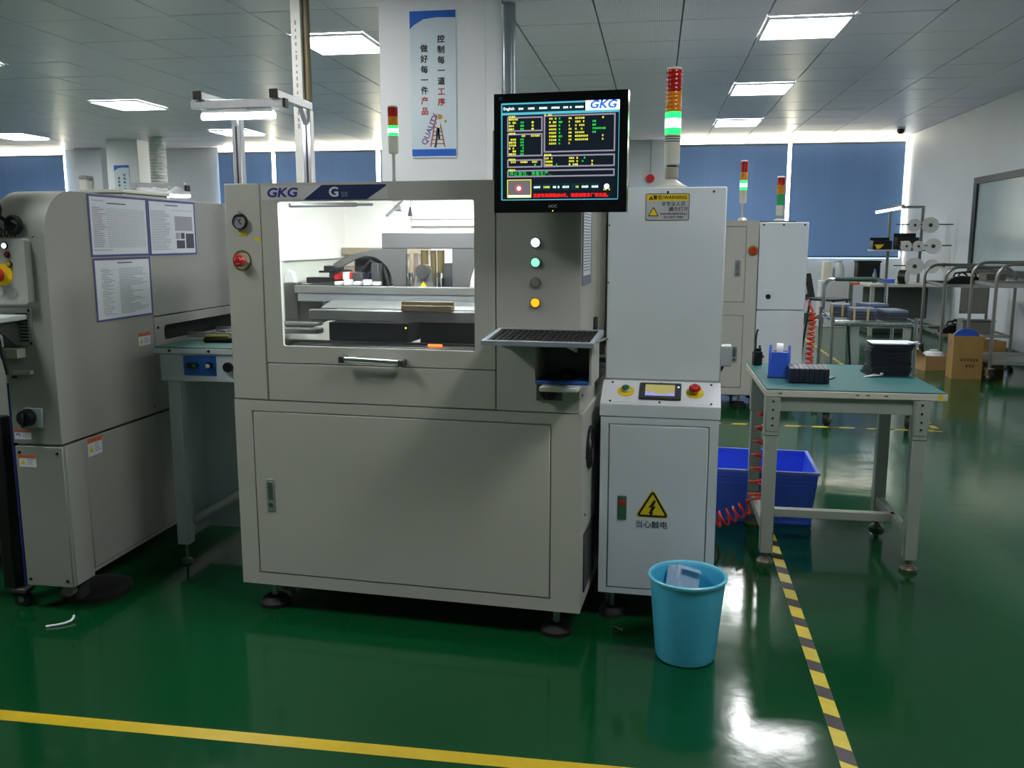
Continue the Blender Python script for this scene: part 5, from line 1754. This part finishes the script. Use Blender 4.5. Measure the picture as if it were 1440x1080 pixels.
part('bag', MB().lathe([(.05, 0), (.10, .03), (.11, .06), (.09, .09), (.04, .105)], 11), mat('white film', (214, 218, 220), .4, bump=.9, bscale=30), pb)
part('knot', MB().lathe([(.035, .1), (.045, .115), (.0, .12)], 9), MATS['white film'], pb)

# black plastic chair
chx = thing('plastic_chair', 'black plastic shell chair on thin legs behind the red coiled hose', 'chair', (1.90, 10.30, 0), R(50))
part('seat', MB().prism(rrect(.40, .40, .08), 'z', .69, .71), BLACK, chx)
part('backrest', MB().ring((-.20, .20, .71, 1.0), (-.09, .09, .76, .92), .17, .19, .05, M=Matrix.Translation((0, .14, .26)) @ Matrix.Rotation(R(-14), 4, 'X') @ Matrix.Translation((0, -.14, -.26))), BLACK, chx)
for sx in (-1, 1):
    for sy in (-1, 1):
        part('leg', MB().cyl((sx * .14, sy * .14, .69), (sx * .20, sy * .19, 0), .012, n=10), BLACK, chx)
part('foot_ring', MB().tube([(-.165, -.165, .5), (.165, -.165, .5), (.165, .165, .5), (-.165, .165, .5), (-.165, -.165, .5)], .008, 8), BLACK, chx)

# far table with shelf rack
ft = thing('assembly_table', 'pale assembly table in the far right corner', 'table', (3.0, 13.2, 0))
part('table_top', MB().box(-.02, 1.04, -.02, 1.5, .70, .735, .004), EDGE, ft)
for x in (.0, .96):
    for y in (0, 1.4):
        part('leg', MB().box(x, x + .055, y, y + .055, 0, .70, .004), BENCHG, ft)
part('stretcher', MB().box(.055, .96, .01, .04, .12, .17, .003), BENCHG, ft)
part('modesty_panel', MB().box(.05, .96, .7, .71, .2, .66), mat('dark grey panel', (96, 102, 96), .6), ft)
rk = thing('rack_frame', 'grey steel rack frame with shelf and lit tube above the far table', 'rack', (3.02, 13.4, .735))
RG = mat('rack grey', (120, 128, 120), .45)
for x in (.28, .72):
    part('upright', MB().box(x, x + .035, .3, .335, 0, 1.06, .003), RG, rk)
part('top_rail', MB().box(.28, .755, .3, .335, 1.06, 1.095, .003), RG, rk)
part('top_arm', MB().box(.28, .31, -.35, .3, 1.065, 1.09, .003), RG, rk)
part('shelf', MB().box(.02, .74, .0, .34, .455, .475, .003), mat('pale shelf', (176, 186, 184), .45), rk)
part('lamp_tube', MB().cyl((-.05, -.34, .985), (.28, -.30, 1.045), .018, n=12), glow('lit white tube', (246, 250, 255), 4.0), rk)
part('reel_rod', MB().cyl((.3, -.04, .825), (1.05, -.04, .825), .008, n=8), DARKG, rk)
part('reel_rod', MB().cyl((.3, -.04, .535), (1.05, -.04, .535), .008, n=8), DARKG, rk)
part('reel_rod', MB().cyl((.3, -.04, .255), (1.05, -.04, .255), .008, n=8), DARKG, rk)
for (x, z, w_, d_, h_, l, m2) in ((3.05, 1.211, .26, .2, .17, 'black bin box at the left of the far shelf', BLACK), (3.37, 1.211, .30, .2, .23, 'taller black bin box at the right of the far shelf', BLACK)):
    t = thing('bin_box', l, 'box', (x, 13.47, z), 0, 'black bin boxes on the far shelf')
    part('tub', MB().box(0, w_, 0, d_, 0, h_ * .75, .006), m2, t)
    part('back', MB().box(0, w_, d_ - .02, d_, h_ * .75, h_, .004), m2, t)
for (x, l) in ((3.13, 'yellow cloth draped on the left black bin box'), (3.47, 'yellow folded card on the right black bin box')):
    t = tag(part('yellow_cloth', MB().prism([(-.06, .05), (.065, .055), (.02, .0), (-.02, -.01)], 'y', 13.44, 13.466, M=Matrix.Translation((x, 0, 1.23 + (.05 if x > 3.3 else 0)))), mat('yellow cloth', (226, 190, 40), .6), None), l, 'cloth')
for q, (x, z, r_) in enumerate(((3.56, 1.55, .085), (3.47, 1.26, .075), (3.63, 1.26, .075), (3.77, 1.55, .11), (3.60, .98, .12), (3.83, .98, .10), (3.83, 1.26, .11), (3.99, .98, .055))):
    t = thing('component_reel', ['white component reel at the top of the rod', 'small pale reel left of the rack upright', 'small pale reel beside the rack upright', 'pale reel below the upper rail', 'large pale reel low on the rack', 'large pale reel beside the lowest one', 'pale reel at the right end of the middle rod', 'small pale reel at the lower right of the rack'][q], 'reel', (x, 13.36, z), R(12 - 4 * q), 'pale component reels on the far rack')
    part('flange', MB().cyl((0, -.022, 0), (0, -.018, 0), r_, n=26), CLEARP, t)
    part('flange', MB().cyl((0, .018, 0), (0, .022, 0), r_, n=26), CLEARP, t)
    part('hub', MB().cyl((0, -.024, 0), (0, -.0215, 0), r_ * .25, n=16), DARKG, t)
    part('tape', MB().cyl((0, -.018, 0), (0, .018, 0), r_ * .75, n=22), mat('pale tape', (190, 192, 188), .5), t)
t = thing('tape_reel', 'black and white reel standing on the edge of the far table', 'reel', (3.44, 13.24, .735 + .1), R(60))
part('flange', MB().cyl((0, -.05, 0), (0, -.04, 0), .1, n=26), CLEARP, t)
part('tape', MB().cyl((0, -.04, 0), (0, .06, 0), .098, n=26), BLACK, t)
t = thing('black_tote', 'black tote box standing on the far table', 'box', (3.10, 14.0, .735), 0)
part('tub', MB().box(-.15, .17, -.12, .12, 0, .30, .01), BLACK, t)
part('rim', MB().box(-.16, .18, -.13, .13, .28, .31, .004), BLACK, t)
t = thing('water_bottle', 'clear bottle with blue cap before the black tote', 'bottle', (3.12, 13.55, .735), 0)
part('body', MB().lathe([(.03, 0), (.032, .01), (.032, .12), (.014, .16), (.013, .175)], 16), mat('bluish bottle', (110, 128, 150), .2), t)
part('cap', MB().cyl((0, 0, .175), (0, 0, .20), .017, n=14), BLUEI, t)
t = thing('blue_tray', 'bright blue parts tray on the far table', 'tray', (3.27, 13.45, .735), R(10))
part('tub', MB().box(-.09, .09, -.06, .06, 0, .055, .01), BLUEC, t)
part('rim', MB().box(-.095, .095, -.065, .065, .05, .06, .003), BLUEC, t)
t = thing('spool', 'red and amber spool on the far table', 'spool', (3.46, 13.45, .735), 0)
part('core', MB().cyl((0, 0, 0), (0, 0, .08), .045, n=18), mat('amber spool', (180, 96, 30), .4), t)
part('flange', MB().cyl((0, 0, .08), (0, 0, .09), .06, n=18).cyl((0, 0, 0), (0, 0, .008), .06, n=18), RED, t)
t = thing('ivory_box', 'ivory box with a clear bag on a low white stand by the far wall', 'box', (2.74, 14.6, .0), 0)
part('stand', MB().box(-.2, .2, -.15, .15, 0, .72, .006), mat('white stand', (206, 208, 206), .5), t)
part('box', MB().box(-.16, -.04, -.1, .1, .72, 1.02, .008), mat('ivory card', (214, 212, 192), .5), t)
part('bag', MB().lathe([(.07, .72), (.09, .78), (.085, .92), (.05, 1.0), (.06, 1.03)], 12, cx=.08), mat('clear film', (196, 202, 206), .3), t)
t = thing('floor_tray', 'flat pale tray with blue sheets under the far table', 'tray', (3.30, 13.75, 0), R(5))
part('tray', MB().box(-.25, .25, -.2, .2, 0, .08, .008), mat('dark tray', (60, 62, 62), .5), t)
part('blue_sheet', MB().box(-.2, .1, -.16, .12, .08, .10, .004), mat('pale blue sheet', (140, 156, 206), .5), t)

# second lamp gantry and far cabinet behind the grey machine
g2 = thing('lamp_gantry', 'far aluminium gantry with two lit lamp heads seen over the grey machine', 'lamp', (-5.54, 9.0, 0))
part('post', MB().box(-.03, .03, -.03, .03, 0, 1.95, .004), ALU, g2)
part('cross_bar', MB().box(.03, .58, -.025, .025, 1.90, 1.95, .004), ALU, g2)
part('bar_cap', MB().box(.58, .62, -.03, .03, 1.86, 1.92, .004), BLACK, g2)
for x in (.24, .49):
    h_ = part('lamp_head', MB().lathe([(.13, 1.82), (.12, 1.85), (.05, 1.89), (.03, 1.905)], 20, cx=x), mat('white lamp head', (226, 228, 230), .4), g2)
    part('diffuser', MB().cyl((x, 0, 1.80), (x, 0, 1.822), .125, n=20), LEDT, h_)
part('machine_table', MB().box(-.1, 1.0, -.3, .5, .85, .95, .004).box(-.05, .95, -.25, .45, 0, .85, .004), CONV, g2)
fc = thing('far_cabinet', 'low beige cabinet top peeking over the grey machine', 'cabinet', (-4.08, 5.95, 0))
part('body', MB().box(0, .32, 0, .6, .05, 1.68, .006), GREYM, fc)
part('lid', MB().box(-.01, .33, -.01, .61, 1.68, 1.705, .004), CREAM, fc)
part('plinth', MB().box(.02, .30, .02, .58, 0, .05), DARKG, fc)
